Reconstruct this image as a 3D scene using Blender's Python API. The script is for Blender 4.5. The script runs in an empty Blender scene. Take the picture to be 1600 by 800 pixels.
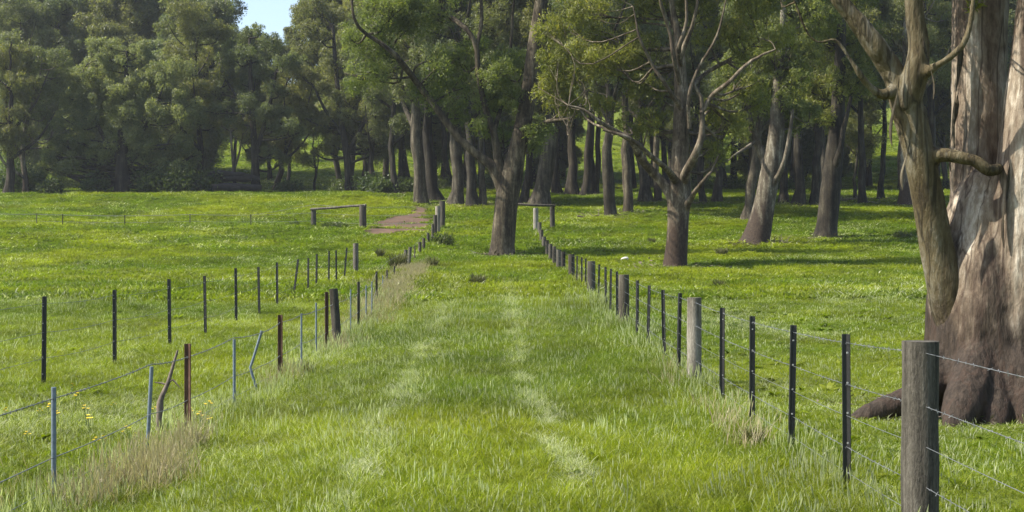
import bpy, math, random
import numpy as np
from mathutils import Vector
rng = np.random.default_rng(7)
random.seed(7)
SC = bpy.context.scene
COL = SC.collection
F = 2200.0            # focal length in pixels of the 1600 px wide photograph
EYE = 1.85

# ------------------------------------------------------------------ camera
cd = bpy.data.cameras.new('camera')
cam = bpy.data.objects.new('camera', cd)
COL.objects.link(cam)
cam.location = (0, 0, EYE)
cam.rotation_euler = (math.radians(90), 0, 0)
cd.sensor_width = 36.0
cd.lens = F / 1600 * 36
cd.clip_start = 0.1
cd.clip_end = 5000
SC.camera = cam

# ------------------------------------------------------------------ light
SUN_TO = Vector((-1.0, -0.12, 0.0)).normalized()
SUN_EL = math.radians(49)
sv = Vector((SUN_TO.x * math.cos(SUN_EL), SUN_TO.y * math.cos(SUN_EL), math.sin(SUN_EL)))
w = bpy.data.worlds.new('World')
SC.world = w
w.use_nodes = True
nt = w.node_tree
sky = nt.nodes.new('ShaderNodeTexSky')
sky.sky_type = 'NISHITA'
sky.sun_disc = False
sky.sun_elevation = SUN_EL
sky.sun_rotation = math.atan2(SUN_TO.x, SUN_TO.y)
sky.air_density = 1.0
sky.dust_density = 1.6
bg = nt.nodes['Background']
bg.inputs['Strength'].default_value = 0.11
nt.links.new(sky.outputs[0], bg.inputs['Color'])
sl = bpy.data.lights.new('sun', 'SUN')
sl.energy = 4.6
sl.angle = math.radians(0.53)
sl.color = (1.0, 0.93, 0.80)
so = bpy.data.objects.new('sun', sl)
COL.objects.link(so)
so.rotation_euler = sv.to_track_quat('Z', 'Y').to_euler()
SC.view_settings.view_transform = 'Standard'
SC.view_settings.look = 'None'
SC.view_settings.exposure = 1.24
SC.view_settings.gamma = 1.0
SC.cycles.max_bounces = 6
SC.cycles.transmission_bounces = 4
SC.cycles.diffuse_bounces = 3
SC.cycles.volume_bounces = 0

# ------------------------------------------------------------------ noise
_tab = np.random.default_rng(3).random((256, 256))
def vnoise(x, y):
    xi = np.floor(x).astype(int); yi = np.floor(y).astype(int)
    fx = x - xi; fy = y - yi
    fx = fx * fx * (3 - 2 * fx); fy = fy * fy * (3 - 2 * fy)
    a = _tab[xi % 256, yi % 256]; b = _tab[(xi + 1) % 256, yi % 256]
    c = _tab[xi % 256, (yi + 1) % 256]; d = _tab[(xi + 1) % 256, (yi + 1) % 256]
    return (a * (1 - fx) + b * fx) * (1 - fy) + (c * (1 - fx) + d * fx) * fy
def fbm(x, y, o=3):
    s = 0; a = .5; t = 0
    for k in range(o):
        s = s + a * vnoise(x * 2 ** k + 17.3 * k, y * 2 ** k + 5.1 * k); t += a; a *= .5
    return s / t

# ------------------------------------------------------------------ terrain
_D = np.array([-60, 0, 10, 22, 27, 33, 40, 47, 55, 62, 75, 85, 92, 100, 110, 125, 140, 152, 164, 180, 200, 240, 300, 360, 450, 600, 900.])
_Z = np.array([0, 0, 0, 0, .05, .14, .33, .52, .68, .82, 1.16, 1.75, 2.3, 3.0, 3.9, 5.4, 6.95, 8.25, 9.25, 9.7, 10.2, 16, 27, 37, 52, 70, 76.])
_dd = np.linspace(-60, 900, 9601)
_zz = np.interp(_dd, _D, _Z)
_k = np.hanning(61); _k /= _k.sum()
_zz = np.convolve(np.pad(_zz, 30, mode='edge'), _k, mode='valid')
_LX = np.array([-90, -40, -14, -7.25, -5, -4, -2.6, -1.2, 0, 2.65, 6, 12, 40.])
_LZ = np.array([.0, -.05, -.12, -.17, -.32, -.36, -.22, -.03, 0, 0, -.03, .0, .1])
def gz(x, y):
    x = np.asarray(x, float); y = np.asarray(y, float)
    z = np.interp(y, _dd, _zz)
    fade = np.clip((62 - y) / 34, 0, 1); fade = fade * fade * (3 - 2 * fade)
    z = z + np.interp(x, _LX, _LZ) * fade
    amp = np.clip((y - 30) / 100, 0.0, 1)
    z = z + (fbm(x * .12 + 40, y * .12 + 9, 3) - .5) * (.06 + .55 * amp)
    z = z + (fbm(x * .5 + 3, y * .5, 2) - .5) * (.08 + .22 * amp)
    far = np.clip((y - 190) / 120, 0, 1)
    z = z + far * (fbm(x * .012 + 4, y * .008, 3) - .5) * 22 + far * np.clip(x, -150, 150) * .03
    return z
def at_ground(px, py, d0=8.0, d1=190.0):
    """the ground point seen at photograph pixel (px, py)"""
    d = np.linspace(d0, d1, 3000)
    X = (px - 800) / F * d
    yy = 400 - (gz(X, d) - EYE) * F / d
    k = np.argmax(yy <= py) if (yy <= py).any() else int(np.argmin(yy))
    return float(X[k]), float(d[k])
def wx(px, d): return (px - 800) / F * d
def wz(py, d): return EYE - (py - 400) / F * d

# ------------------------------------------------------------------ helpers
def new_mesh(name, V, FC, mat=None, smooth=True, parent=None, mats=None, midx=None):
    """V (n,3) array, FC (m,4) array of quads (or list of faces)"""
    me = bpy.data.meshes.new(name)
    V = np.asarray(V, np.float32)
    if isinstance(FC, np.ndarray):
        n = FC.shape[1]
        me.vertices.add(len(V)); me.vertices.foreach_set('co', V.ravel())
        me.loops.add(FC.size); me.loops.foreach_set('vertex_index', FC.astype(np.int32).ravel())
        me.polygons.add(len(FC))
        me.polygons.foreach_set('loop_start', np.arange(0, FC.size, n, dtype=np.int32))
        me.polygons.foreach_set('loop_total', np.full(len(FC), n, np.int32))
    else:
        me.from_pydata(V.tolist(), [], [list(map(int, f)) for f in FC])
    for m in (mats or ([mat] if mat else [])):
        me.materials.append(m)
    if midx is not None: me.polygons.foreach_set('material_index', np.asarray(midx, np.int32))
    me.polygons.foreach_set('use_smooth', np.full(len(me.polygons), smooth))
    me.update(calc_edges=True); me.validate()
    o = bpy.data.objects.new(name, me)
    COL.objects.link(o)
    if parent is not None: o.parent = parent
    return o
def tag(o, label=None, cat=None, group=None, kind=None):
    if label: o['label'] = label
    if cat: o['category'] = cat
    if group: o['group'] = group
    if kind: o['kind'] = kind
    return o
def thing(name, label, cat, loc, group=None):
    o = bpy.data.objects.new(name, None)
    o.empty_display_size = .2
    COL.objects.link(o); o.location = loc
    return tag(o, label, cat, group)
def copy_tree(o, parent=None):
    c = o.copy(); COL.objects.link(c)
    if parent is not None: c.parent = parent
    for ch in list(o.children): copy_tree(ch, c)
    return c
class MB:
    """collects quads into one mesh"""
    def __init__(s): s.v = []; s.f = []; s.m = []; s.n = 0
    def add(s, V, Fc, m=0):
        s.v.append(np.asarray(V, float)); s.f.append(np.asarray(Fc, int) + s.n); s.n += len(V)
        s.m.append(np.full(len(Fc), m))
    def tube(s, P, R, seg=8, rough=0.0, cap=True, m=0, lobes=0.0):
        P = np.asarray(P, float); R = np.asarray(R, float)
        n = len(P)
        T = np.gradient(P, axis=0); T /= np.linalg.norm(T, axis=1)[:, None] + 1e-9
        u = np.cross(T[0], [0.31, .95, .05]); u /= np.linalg.norm(u)
        a = np.linspace(0, 2 * np.pi, seg, endpoint=False)
        ph = rng.random(3) * 6.28
        V = []
        for i in range(n):
            u = u - T[i] * (u @ T[i]); u /= np.linalg.norm(u) + 1e-9
            v = np.cross(T[i], u)
            r = R[i] * (1 + rough * (rng.random(seg) - .5) + lobes * (np.sin(3 * a + ph[0] + i * .2) * .6 + np.sin(5 * a + ph[1] - i * .13) * .4))
            V.append(P[i] + np.cos(a)[:, None] * u * r[:, None] + np.sin(a)[:, None] * v * r[:, None])
        V = np.concatenate(V)
        i0 = np.arange(n - 1)[:, None] * seg; j = np.arange(seg)[None]
        Q = np.stack([i0 + j, i0 + (j + 1) % seg, i0 + seg + (j + 1) % seg, i0 + seg + j], -1).reshape(-1, 4)
        s.add(V, Q, m)
        if cap:
            for e, flip in ((0, 1), (n - 1, 0)):
                c = len(V); base = e * seg
                VV = np.concatenate([V[base:base + seg], [P[e]]])
                q = [[k, (k + 1) % seg, seg, seg] for k in range(seg)]
                if flip: q = [[b, a_, c_, d_] for a_, b, c_, d_ in q]
                s.add(VV, np.array([[q_[0], q_[1], q_[2], q_[2]] for q_ in q]), m)
    def box(s, c, size, rz=0.0, m=0, taper=1.0):
        hx, hy, hz = np.array(size) / 2
        V = np.array([[x * (taper if z > 0 else 1), y * (taper if z > 0 else 1), z] for z in (-hz, hz) for x, y in ((-hx, -hy), (hx, -hy), (hx, hy), (-hx, hy))])
        ca, sa = math.cos(rz), math.sin(rz)
        V[:, :2] = V[:, :2] @ np.array([[ca, sa], [-sa, ca]])
        s.add(V + np.asarray(c, float), [[3, 2, 1, 0], [4, 5, 6, 7], [0, 1, 5, 4], [1, 2, 6, 5], [2, 3, 7, 6], [3, 0, 4, 7]], m)
    def build(s, name, mats, parent=None, smooth=True):
        V = np.concatenate(s.v); Q = np.concatenate(s.f)
        tri = Q[:, 2] == Q[:, 3]
        mi = np.concatenate(s.m)
        mats = mats if isinstance(mats, list) else [mats]
        if tri.any():
            faces = [tuple(q[:3]) if t else tuple(q) for q, t in zip(Q.tolist(), tri)]
            return new_mesh(name, V, faces, smooth=smooth, parent=parent, mats=mats, midx=mi)
        return new_mesh(name, V, Q, smooth=smooth, parent=parent, mats=mats, midx=mi)
def spline(P, n):
    """Catmull-Rom through control points, P (k, m) -> (n, m)"""
    P = np.asarray(P, float)
    if len(P) == 2:
        t = np.linspace(0, 1, n)[:, None]; return P[0] * (1 - t) + P[1] * t
    Q = np.vstack([2 * P[0] - P[1], P, 2 * P[-1] - P[-2]])
    t = np.linspace(0, len(P) - 1 - 1e-6, n); i = t.astype(int); u = (t - i)[:, None]
    a, b, c, d = Q[i], Q[i + 1], Q[i + 2], Q[i + 3]
    return .5 * ((2 * b) + (-a + c) * u + (2 * a - 5 * b + 4 * c - d) * u ** 2 + (-a + 3 * b - 3 * c + d) * u ** 3)

# ------------------------------------------------------------------ materials
def mat_new(name):
    m = bpy.data.materials.new(name); m.use_nodes = True
    t = m.node_tree; t.nodes.clear()
    out = t.nodes.new('ShaderNodeOutputMaterial')
    return m, t, out
def N(t, typ, **kw):
    n = t.nodes.new(typ)
    for k, v in kw.items():
        if k in n.inputs.keys(): n.inputs[k].default_value = v
        else: setattr(n, k, v)
    return n
def ramp(t, fac, stops):
    r = t.nodes.new('ShaderNodeValToRGB')
    e = r.color_ramp.elements
    while len(e) < len(stops): e.new(.5)
    for q, (p, c) in zip(e, stops): q.position = p; q.color = (*c, 1)
    t.links.new(fac, r.inputs[0]); return r.outputs[0]
def mixc(t, fac, a, b, mode='MIX'):
    m = t.nodes.new('ShaderNodeMix'); m.data_type = 'RGBA'; m.blend_type = mode
    for s, v in ((0, fac), (6, a), (7, b)):
        if isinstance(v, (int, float)): m.inputs[s].default_value = v
        elif isinstance(v, tuple): m.inputs[s].default_value = (*v, 1) if len(v) == 3 else v
        else: t.links.new(v, m.inputs[s])
    return m.outputs[2]
def mathn(t, op, a, b=0.0, clamp=False):
    m = t.nodes.new('ShaderNodeMath'); m.operation = op; m.use_clamp = clamp
    for s, v in ((0, a), (1, b)):
        if isinstance(v, (int, float)): m.inputs[s].default_value = v
        else: t.links.new(v, m.inputs[s])
    return m.outputs[0]
def noise(t, vec, scale, detail=4, rough=.55):
    n = N(t, 'ShaderNodeTexNoise'); n.inputs['Scale'].default_value = scale
    n.inputs['Detail'].default_value = detail; n.inputs['Roughness'].default_value = rough
    if vec is not None: t.links.new(vec, n.inputs['Vector'])
    return n.outputs[0]
def stretch(t, vec, s):
    m = N(t, 'ShaderNodeMapping'); m.inputs['Scale'].default_value = s
    t.links.new(vec, m.inputs['Vector']); return m.outputs[0]

def leaf_material(name, dark, light, young, trans=.35, gloss=.25):
    m, t, out = mat_new(name)
    a = N(t, 'ShaderNodeAttribute', attribute_name='tint')
    sep = N(t, 'ShaderNodeSeparateColor'); t.links.new(a.outputs['Color'], sep.inputs[0])
    oi = N(t, 'ShaderNodeObjectInfo')
    c = mixc(t, sep.outputs[0], dark, light)
    c = mixc(t, sep.outputs[1], c, young)
    v = mathn(t, 'MULTIPLY_ADD', oi.outputs['Random'], .5); t.nodes[-1].inputs[2].default_value = .75
    c = mixc(t, 1.0, c, mixc(t, oi.outputs['Random'], (1.10, 1.0, .86), (.88, .97, 1.10)), 'MULTIPLY')
    p = N(t, 'ShaderNodeBsdfPrincipled', Roughness=.42)
    p.inputs['Specular IOR Level'].default_value = gloss
    t.links.new(c, p.inputs['Base Color'])
    tr = N(t, 'ShaderNodeBsdfTranslucent')
    t.links.new(mixc(t, 1.0, c, (1.9, 2.0, .75), 'MULTIPLY'), tr.inputs['Color'])
    mx = N(t, 'ShaderNodeMixShader'); mx.inputs[0].default_value = trans
    t.links.new(p.outputs[0], mx.inputs[1]); t.links.new(tr.outputs[0], mx.inputs[2])
    t.links.new(mx.outputs[0], out.inputs[0])
    return m
M_LEAF = leaf_material('gum_leaf', (.072, .094, .028), (.165, .188, .052), (.25, .235, .07), trans=.45)
M_LEAF_FAR = leaf_material('far_gum_leaf', (.076, .092, .042), (.150, .165, .070), (.20, .19, .08), trans=.42)
M_LEAF_BRIGHT = leaf_material('olive_gum_leaf', (.105, .120, .048), (.205, .212, .082), (.27, .25, .10), trans=.42)
M_LEAF_BUSH = leaf_material('bush_leaf', (.035, .055, .018), (.075, .10, .03), (.11, .11, .04))

def bark_material(name, cols, streak=5.0, vstretch=.16, bump=.5, rough=.85, skirt=None, gloss=.2, crack=False):
    """cols: four stops from dark to pale; skirt: (height, colour) of the rough bark stocking round the butt"""
    m, t, out = mat_new(name)
    co = N(t, 'ShaderNodeTexCoord').outputs['Object']
    st = stretch(t, co, (1, 1, vstretch))
    n1 = noise(t, st, streak, 6, .6)
    n2 = noise(t, co, .9, 4, .6)
    n3 = noise(t, stretch(t, co, (1, 1, .3)), streak * 5, 5, .65)
    f = mathn(t, 'ADD', mathn(t, 'MULTIPLY', n1, .62), mathn(t, 'MULTIPLY', n2, .38))
    f = mathn(t, 'ADD', f, mathn(t, 'MULTIPLY', mathn(t, 'SUBTRACT', n3, .5), .35))
    c = ramp(t, f, [(.34, cols[0]), (.45, cols[1]), (.55, cols[2]), (.66, cols[3])] if crack else [(.33, cols[0]), (.45, cols[1]), (.55, cols[2]), (.67, cols[3])])
    h = mathn(t, 'ADD', mathn(t, 'MULTIPLY', n1, .6), mathn(t, 'MULTIPLY', n3, .5))
    if skirt:
        sx = N(t, 'ShaderNodeSeparateXYZ'); t.links.new(co, sx.inputs[0])
        hh = mathn(t, 'ADD', sx.outputs[2], mathn(t, 'MULTIPLY', mathn(t, 'SUBTRACT', noise(t, stretch(t, co, (1, 1, .35)), 1.8, 5, .65), .5), skirt[0] * 2.4))
        fac = mathn(t, 'MULTIPLY', mathn(t, 'SUBTRACT', skirt[0], hh), 2.2 / skirt[0], True)
        dk = ramp(t, n3, [(.3, tuple(v * .45 for v in skirt[1])), (.5, skirt[1]), (.72, tuple(v * 1.7 for v in skirt[1]))])
        c = mixc(t, fac, c, dk)
    ro = N(t, 'ShaderNodeObjectInfo').outputs['Random']
    if not crack: c = mixc(t, 1.0, c, ramp(t, ro, [(0, (.55, .55, .52)), (.35, (.95, .90, .80)), (.65, (.78, .80, .76)), (1, (1.3, 1.28, 1.2))]), 'MULTIPLY')
    if crack:
        q = mathn(t, 'ABSOLUTE', mathn(t, 'SUBTRACT', noise(t, stretch(t, co, (1, 1, .07)), 4.5, 3, .5), .5))
        c = mixc(t, ramp(t, q, [(0, (.85,) * 3), (.035, (0, 0, 0))]), c, cols[0])
        pl = ramp(t, noise(t, stretch(t, co, (1, 1, .2)), 1.3, 5, .65), [(.60, (0, 0, 0)), (.64, (.8,) * 3)])
        c = mixc(t, mathn(t, 'MULTIPLY', pl, mathn(t, 'SUBTRACT', 1, fac) if skirt else 1.0), c, cols[3])
    p = N(t, 'ShaderNodeBsdfPrincipled', Roughness=rough)
    p.inputs['Specular IOR Level'].default_value = gloss
    t.links.new(c, p.inputs['Base Color'])
    b = N(t, 'ShaderNodeBump'); b.inputs['Strength'].default_value = bump; b.inputs['Distance'].default_value = .06
    t.links.new(h, b.inputs['Height']); t.links.new(b.outputs[0], p.inputs['Normal'])
    t.links.new(p.outputs[0], out.inputs[0])
    return m
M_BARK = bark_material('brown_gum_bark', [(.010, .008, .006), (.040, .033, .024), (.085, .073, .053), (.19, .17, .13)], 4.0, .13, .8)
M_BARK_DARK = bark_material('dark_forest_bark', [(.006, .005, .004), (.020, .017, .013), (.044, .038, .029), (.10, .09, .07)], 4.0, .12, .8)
M_BARK_PALE = bark_material('pale_limb_bark', [(.018, .014, .010), (.065, .052, .039), (.13, .112, .086), (.34, .31, .26)], 3.6, .15, .7, skirt=(3.0, (.045, .032, .025)))
M_BARK_BIG = bark_material('peeling_gum_bark', [(.045, .029, .021), (.13, .096, .067), (.23, .187, .138), (.46, .41, .335)], 4.0, .08, 1.0, rough=.75, skirt=(1.9, (.034, .025, .019)), crack=True)
M_BARK_LIMB = bark_material('olive_gum_bark', [(.022, .017, .010), (.066, .050, .024), (.11, .09, .05), (.175, .16, .12)], 6.0, .06, 1.0, rough=.75, crack=True, skirt=(1.5, (.050, .036, .026)))
M_WOOD = bark_material('weathered_post_wood', [(.026, .024, .021), (.092, .084, .073), (.155, .144, .127), (.27, .255, .23)], 16.0, .05, .5)
M_WOOD_DK = bark_material('dark_post_wood', [(.022, .020, .017), (.062, .056, .048), (.10, .092, .08), (.17, .16, .14)], 16.0, .05, .5)
M_WOOD_PALE = bark_material('bleached_post_wood', [(.10, .09, .08), (.19, .18, .16), (.27, .26, .24), (.38, .36, .34)], 16.0, .05, .4)
M_RUST = bark_material('rusty_steel', [(.03, .013, .009), (.06, .029, .018), (.088, .043, .027), (.14, .085, .058)], 9.0, .5, .3, rough=.75, gloss=.35)
def plain(name, c, rough=.5, metal=0.0, var=.25, scale=30):
    m, t, out = mat_new(name)
    co = N(t, 'ShaderNodeTexCoord').outputs['Object']
    n = noise(t, co, scale, 4)
    cc = ramp(t, n, [(.3, tuple(v * (1 - var) for v in c)), (.7, tuple(min(1, v * (1 + var)) for v in c))])
    p = N(t, 'ShaderNodeBsdfPrincipled', Roughness=rough, Metallic=metal)
    t.links.new(cc, p.inputs['Base Color']); t.links.new(p.outputs[0], out.inputs[0]); return m
M_BLACK = plain('black_coated_steel', (.012, .012, .013), .45)
M_GALV = plain('galvanised_steel', (.13, .165, .20), .5, .1)
M_WIRE = plain('galvanised_wire', (.17, .18, .19), .4, .4, .3, 60)
M_WIRE_DK = plain('old_dull_wire', (.16, .17, .17), .6, .2, .3, 60)
M_CLIP = plain('pale_wire_clip', (.30, .30, .29), .5)
M_STONE = plain('pale_stone', (.5, .49, .46), .9, 0, .3, 8)
M_STUMP = plain('dark_rotten_wood', (.020, .017, .015), .95, 0, .5, 3)
M_FLOWER = plain('yellow_petal', (.75, .55, .03), .6, 0, .15)
M_STEM = plain('flower_stem', (.07, .12, .02), .7)
M_TWIG = plain('dry_stick_bark', (.12, .095, .075), .9, 0, .5, 14)

def grass_material(name, lush, yellow, pale, trans=.45):
    """instance attributes: tint.r = yellowness, tint.g = paleness of dry grass and painted track sheen, tint.b = brightness"""
    m, t, out = mat_new(name)
    a = N(t, 'ShaderNodeAttribute', attribute_name='tint'); a.attribute_type = 'INSTANCER'
    sep = N(t, 'ShaderNodeSeparateColor'); t.links.new(a.outputs['Color'], sep.inputs[0])
    bl = N(t, 'ShaderNodeAttribute', attribute_name='blade')
    bs = N(t, 'ShaderNodeSeparateColor'); t.links.new(bl.outputs['Color'], bs.inputs[0])
    fy = mathn(t, 'ADD', mathn(t, 'MULTIPLY', sep.outputs[0], .75), mathn(t, 'MULTIPLY', bs.outputs[1], .45), True)
    c = mixc(t, fy, lush, yellow)
    fp = mathn(t, 'GREATER_THAN', sep.outputs[1], bs.outputs[2])
    c = mixc(t, mathn(t, 'MULTIPLY', fp, .8), c, pale)
    v = mathn(t, 'ADD', .6, mathn(t, 'MULTIPLY', sep.outputs[2], .8))
    cb = N(t, 'ShaderNodeCombineColor')
    for k in range(3): t.links.new(v, cb.inputs[k])
    c = mixc(t, 1.0, c, cb.outputs[0], 'MULTIPLY')
    p = N(t, 'ShaderNodeBsdfPrincipled', Roughness=.5); p.inputs['Specular IOR Level'].default_value = .3
    t.links.new(c, p.inputs['Base Color'])
    tr = N(t, 'ShaderNodeBsdfTranslucent'); t.links.new(mixc(t, 1.0, c, (1.35, 1.5, .7), 'MULTIPLY'), tr.inputs['Color'])
    mx = N(t, 'ShaderNodeMixShader'); mx.inputs[0].default_value = trans
    t.links.new(p.outputs[0], mx.inputs[1]); t.links.new(tr.outputs[0], mx.inputs[2])
    t.links.new(mx.outputs[0], out.inputs[0]); return m
M_GRASS = grass_material('pasture_grass', (.072, .120, .008), (.205, .228, .013), (.44, .45, .32))
M_DRY = grass_material('dry_brown_grass', (.22, .175, .11), (.30, .25, .16), (.40, .35, .24), .3)
M_RUSH = grass_material('rush_grass', (.13, .14, .055), (.24, .21, .095), (.34, .29, .17), .25)

m, t, out = mat_new('pasture_soil')
co = N(t, 'ShaderNodeTexCoord').outputs['Object']
n1 = noise(t, co, .35, 6, .6); n2 = noise(t, co, 3.5, 6, .7)
c = ramp(t, n2, [(.3, (.045, .062, .012)), (.5, (.085, .115, .018)), (.72, (.15, .175, .03))])
c = mixc(t, ramp(t, n1, [(.35, (0, 0, 0)), (.7, (.55,) * 3)]), c, (.15, .18, .022))
p = N(t, 'ShaderNodeBsdfPrincipled', Roughness=.95); p.inputs['Specular IOR Level'].default_value = .05
t.links.new(c, p.inputs['Base Color'])
b = N(t, 'ShaderNodeBump'); b.inputs['Strength'].default_value = .8; b.inputs['Distance'].default_value = .15
t.links.new(n2, b.inputs['Height']); t.links.new(b.outputs[0], p.inputs['Normal'])
t.links.new(p.outputs[0], out.inputs[0]); M_GROUND = m

m, t, out = mat_new('bare_red_soil')
co = N(t, 'ShaderNodeTexCoord').outputs['Object']
n1 = noise(t, co, .6, 6, .65); n2 = noise(t, co, 4, 6, .7)
c = ramp(t, n1, [(.3, (.045, .024, .014)), (.55, (.085, .047, .028)), (.75, (.13, .08, .05))])
c = mixc(t, ramp(t, n2, [(.58, (0, 0, 0)), (.7, (.75,) * 3)]), c, (.10, .12, .03))
p = N(t, 'ShaderNodeBsdfPrincipled', Roughness=.95); t.links.new(c, p.inputs['Base Color'])
b = N(t, 'ShaderNodeBump'); b.inputs['Strength'].default_value = .7; b.inputs['Distance'].default_value = .1
t.links.new(n2, b.inputs['Height']); t.links.new(b.outputs[0], p.inputs['Normal'])
t.links.new(p.outputs[0], out.inputs[0]); M_DIRT = m

# ------------------------------------------------------------------ ground
ys = np.concatenate([np.arange(-30, 8, 2.0), np.arange(8, 60, .35), np.arange(60, 190, .7), np.arange(190, 400, 5), np.arange(400, 901, 20)])
xs = np.concatenate([np.arange(-420, -110, 20), np.arange(-110, -40, 2.5), np.arange(-40, -12, .8), np.arange(-12, 12, .3), np.arange(12, 40, .8), np.arange(40, 110, 2.5), np.arange(110, 421, 20)])
GX, GY = np.meshgrid(xs, ys)
V = np.stack([GX, GY, gz(GX, GY)], -1).reshape(-1, 3)
nx, ny = len(xs), len(ys)
I, J = np.meshgrid(np.arange(nx - 1), np.arange(ny - 1))
Q = np.stack([J * nx + I, J * nx + I + 1, (J + 1) * nx + I + 1, (J + 1) * nx + I], -1).reshape(-1, 4)
tag(new_mesh('ground', V, Q, M_GROUND), kind='structure')

DIRT = np.array([at_ground(px, py) for px, py in [(566, 368), (566, 350), (610, 341), (640, 331), (640, 322), (668, 321), (678, 331), (679, 344), (680, 356), (668, 366), (630, 370)]])
def in_poly(x, y, P):
    r = np.zeros(np.shape(x), bool); n = len(P)
    for i in range(n):
        x0, y0 = P[i]; x1, y1 = P[(i + 1) % n]
        k = (y0 > y) != (y1 > y)
        r ^= k & (x < (x1 - x0) * (y - y0) / (y1 - y0 + 1e-12) + x0)
    return r
gx, gy = np.meshgrid(np.arange(DIRT[:, 0].min(), DIRT[:, 0].max(), .3), np.arange(DIRT[:, 1].min(), DIRT[:, 1].max(), .5))
ok = in_poly(gx + (fbm(gx * .8, gy * .8) - .5) * 2.0, gy + (fbm(gx * .7 + 9, gy * .7) - .5) * 5, DIRT)
Vd = np.stack([gx, gy, gz(gx, gy) + .05], -1).reshape(-1, 3)
a, b_ = gx.shape
I, J = np.meshgrid(np.arange(b_ - 1), np.arange(a - 1))
Qd = np.stack([J * b_ + I, J * b_ + I + 1, (J + 1) * b_ + I + 1, (J + 1) * b_ + I], -1).reshape(-1, 4)
okf = ok.reshape(-1)[Qd].all(1)
used = np.unique(Qd[okf]); remap = np.zeros(len(Vd), int); remap[used] = np.arange(len(used))
tag(new_mesh('dirt_patch', Vd[used], remap[Qd[okf]], M_DIRT), kind='structure')

# ------------------------------------------------------------------ leaves
def leaves(C, L, W, droop=.55, young=None, bright=None, out=None):
    """one diamond leaf per centre C (n,3)"""
    n = len(C)
    d = rng.normal(size=(n, 3)); d /= np.linalg.norm(d, axis=1)[:, None]
    d[:, 2] -= droop * 1.6; d /= np.linalg.norm(d, axis=1)[:, None]
    r = rng.normal(size=(n, 3)) if out is None else rng.normal(size=(n, 3)) * .6 + out * 1.2
    r -= d * (r * d).sum(1)[:, None] * .8
    s = np.cross(d, r); s /= np.linalg.norm(s, axis=1)[:, None] + 1e-9
    l = L * (.6 + .8 * rng.random(n))[:, None]; ww = W * (.6 + .8 * rng.random(n))[:, None]
    nrm = np.cross(d, s)
    b0 = C - d * l * .5; tip = C + d * l * .5
    V = np.stack([b0, C - s * ww * .5 + nrm * ww * .15, tip, C + s * ww * .5 + nrm * ww * .15], 1).reshape(-1, 3)
    Q = np.arange(4 * n).reshape(-1, 4)
    t = np.zeros((n, 4)); t[:, 3] = 1
    t[:, 0] = rng.random(n) if bright is None else np.clip(bright + rng.normal(size=n) * .25, 0, 1)
    t[:, 1] = 0 if young is None else young
    return V, Q, np.repeat(t, 4, 0)
def clump_points(c, r, n, flat=.92):
    """leaf sprays gathered at many twig tips round a clump, most of them on its outer side"""
    k = int(8 + rng.integers(0, 6))
    u = rng.normal(size=(k, 3)); u /= np.linalg.norm(u, axis=1)[:, None]
    u[:, 2] = u[:, 2] * .75 + .2
    sub = u * (r * (.35 + .55 * rng.random(k)))[:, None]
    sub[:, 2] *= flat
    sr = r * (.26 + .20 * rng.random(k))
    which = rng.integers(0, k, n)
    v = rng.normal(size=(n, 3)); v[:, 2] = np.where(v[:, 2] < -.2, np.abs(v[:, 2]) * .7, v[:, 2]); v /= np.linalg.norm(v, axis=1)[:, None]
    rad = .55 + .55 * rng.random(n) ** .7
    p = sub[which] + v * (sr[which] * rad)[:, None]
    hang = np.where(rng.random(n) < .45, rng.random(n) ** 1.3 * r * .65, 0)
    p[:, 2] -= hang
    tone = rng.random(k)[which]
    o_ = v * 1.3 + p / r * .5
    o_[hang > .15 * r] *= .4
    return np.asarray(c) + p, tone, o_
def make_crown(name, clumps, per, L, W, mat, parent, droop=.4, young=.12):
    P = []; T = []; Y = []; O = []
    for c, r in clumps:
        n = max(40, int(per * (r / 1.4) ** 2))
        p, tone, o_ = clump_points(c, r, n)
        O.append(o_); P.append(p); T.append(np.clip(.5 * tone + .5 * rng.random(), 0, 1))
        top = (p[:, 2] - c[2]) / r
        Y.append((rng.random(n) < young * np.clip(.4 + top, 0, 1.6)) * rng.random(n))
    P = np.concatenate(P); T = np.concatenate(T); Y = np.concatenate(Y)
    V, Q, tint = leaves(P, L, W, droop, Y, T, np.concatenate(O))
    o = new_mesh(name, V, Q, mat, smooth=False, parent=parent)
    ca = o.data.color_attributes.new('tint', 'FLOAT_COLOR', 'POINT')
    ca.data.foreach_set('color', tint.astype(np.float32).ravel())
    return o
def twigs_to(mb, clumps, limbs, r0=.07, seg=5):
    """a curved branch from the nearest limb to every clump, with a few twigs inside it"""
    allp = np.concatenate([l[:, :3] for l in limbs]); allr = np.concatenate([l[:, 3] for l in limbs])
    for c, r in clumps:
        c = np.asarray(c)
        dist = np.linalg.norm(allp - c, axis=1) + np.clip(allp[:, 2] - c[2] + .5, 0, 9) * .8
        k = int(np.argmin(dist)); s = allp[k]
        rr = min(allr[k] * .7, r0 * (.7 + .25 * np.linalg.norm(c - s)))
        mid = (s + c) / 2 + np.array([0, 0, -.12]) * np.linalg.norm(c - s) + rng.normal(size=3) * .12 * np.linalg.norm(c - s)
        pts = spline([s, mid, c], 8)
        mb.tube(pts, np.linspace(rr, rr * .4, 8), seg, cap=False)
        for q in range(4):
            u = rng.normal(size=3); u[2] = abs(u[2]) * .6; u /= np.linalg.norm(u)
            e = c + u * r * .8
            mb.tube(spline([pts[5], (pts[5] + e) / 2 + rng.normal(size=3) * .1 * r, e], 5), np.linspace(rr * .45, rr * .12, 5), 4, cap=False)

TRUNKS = []
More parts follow.
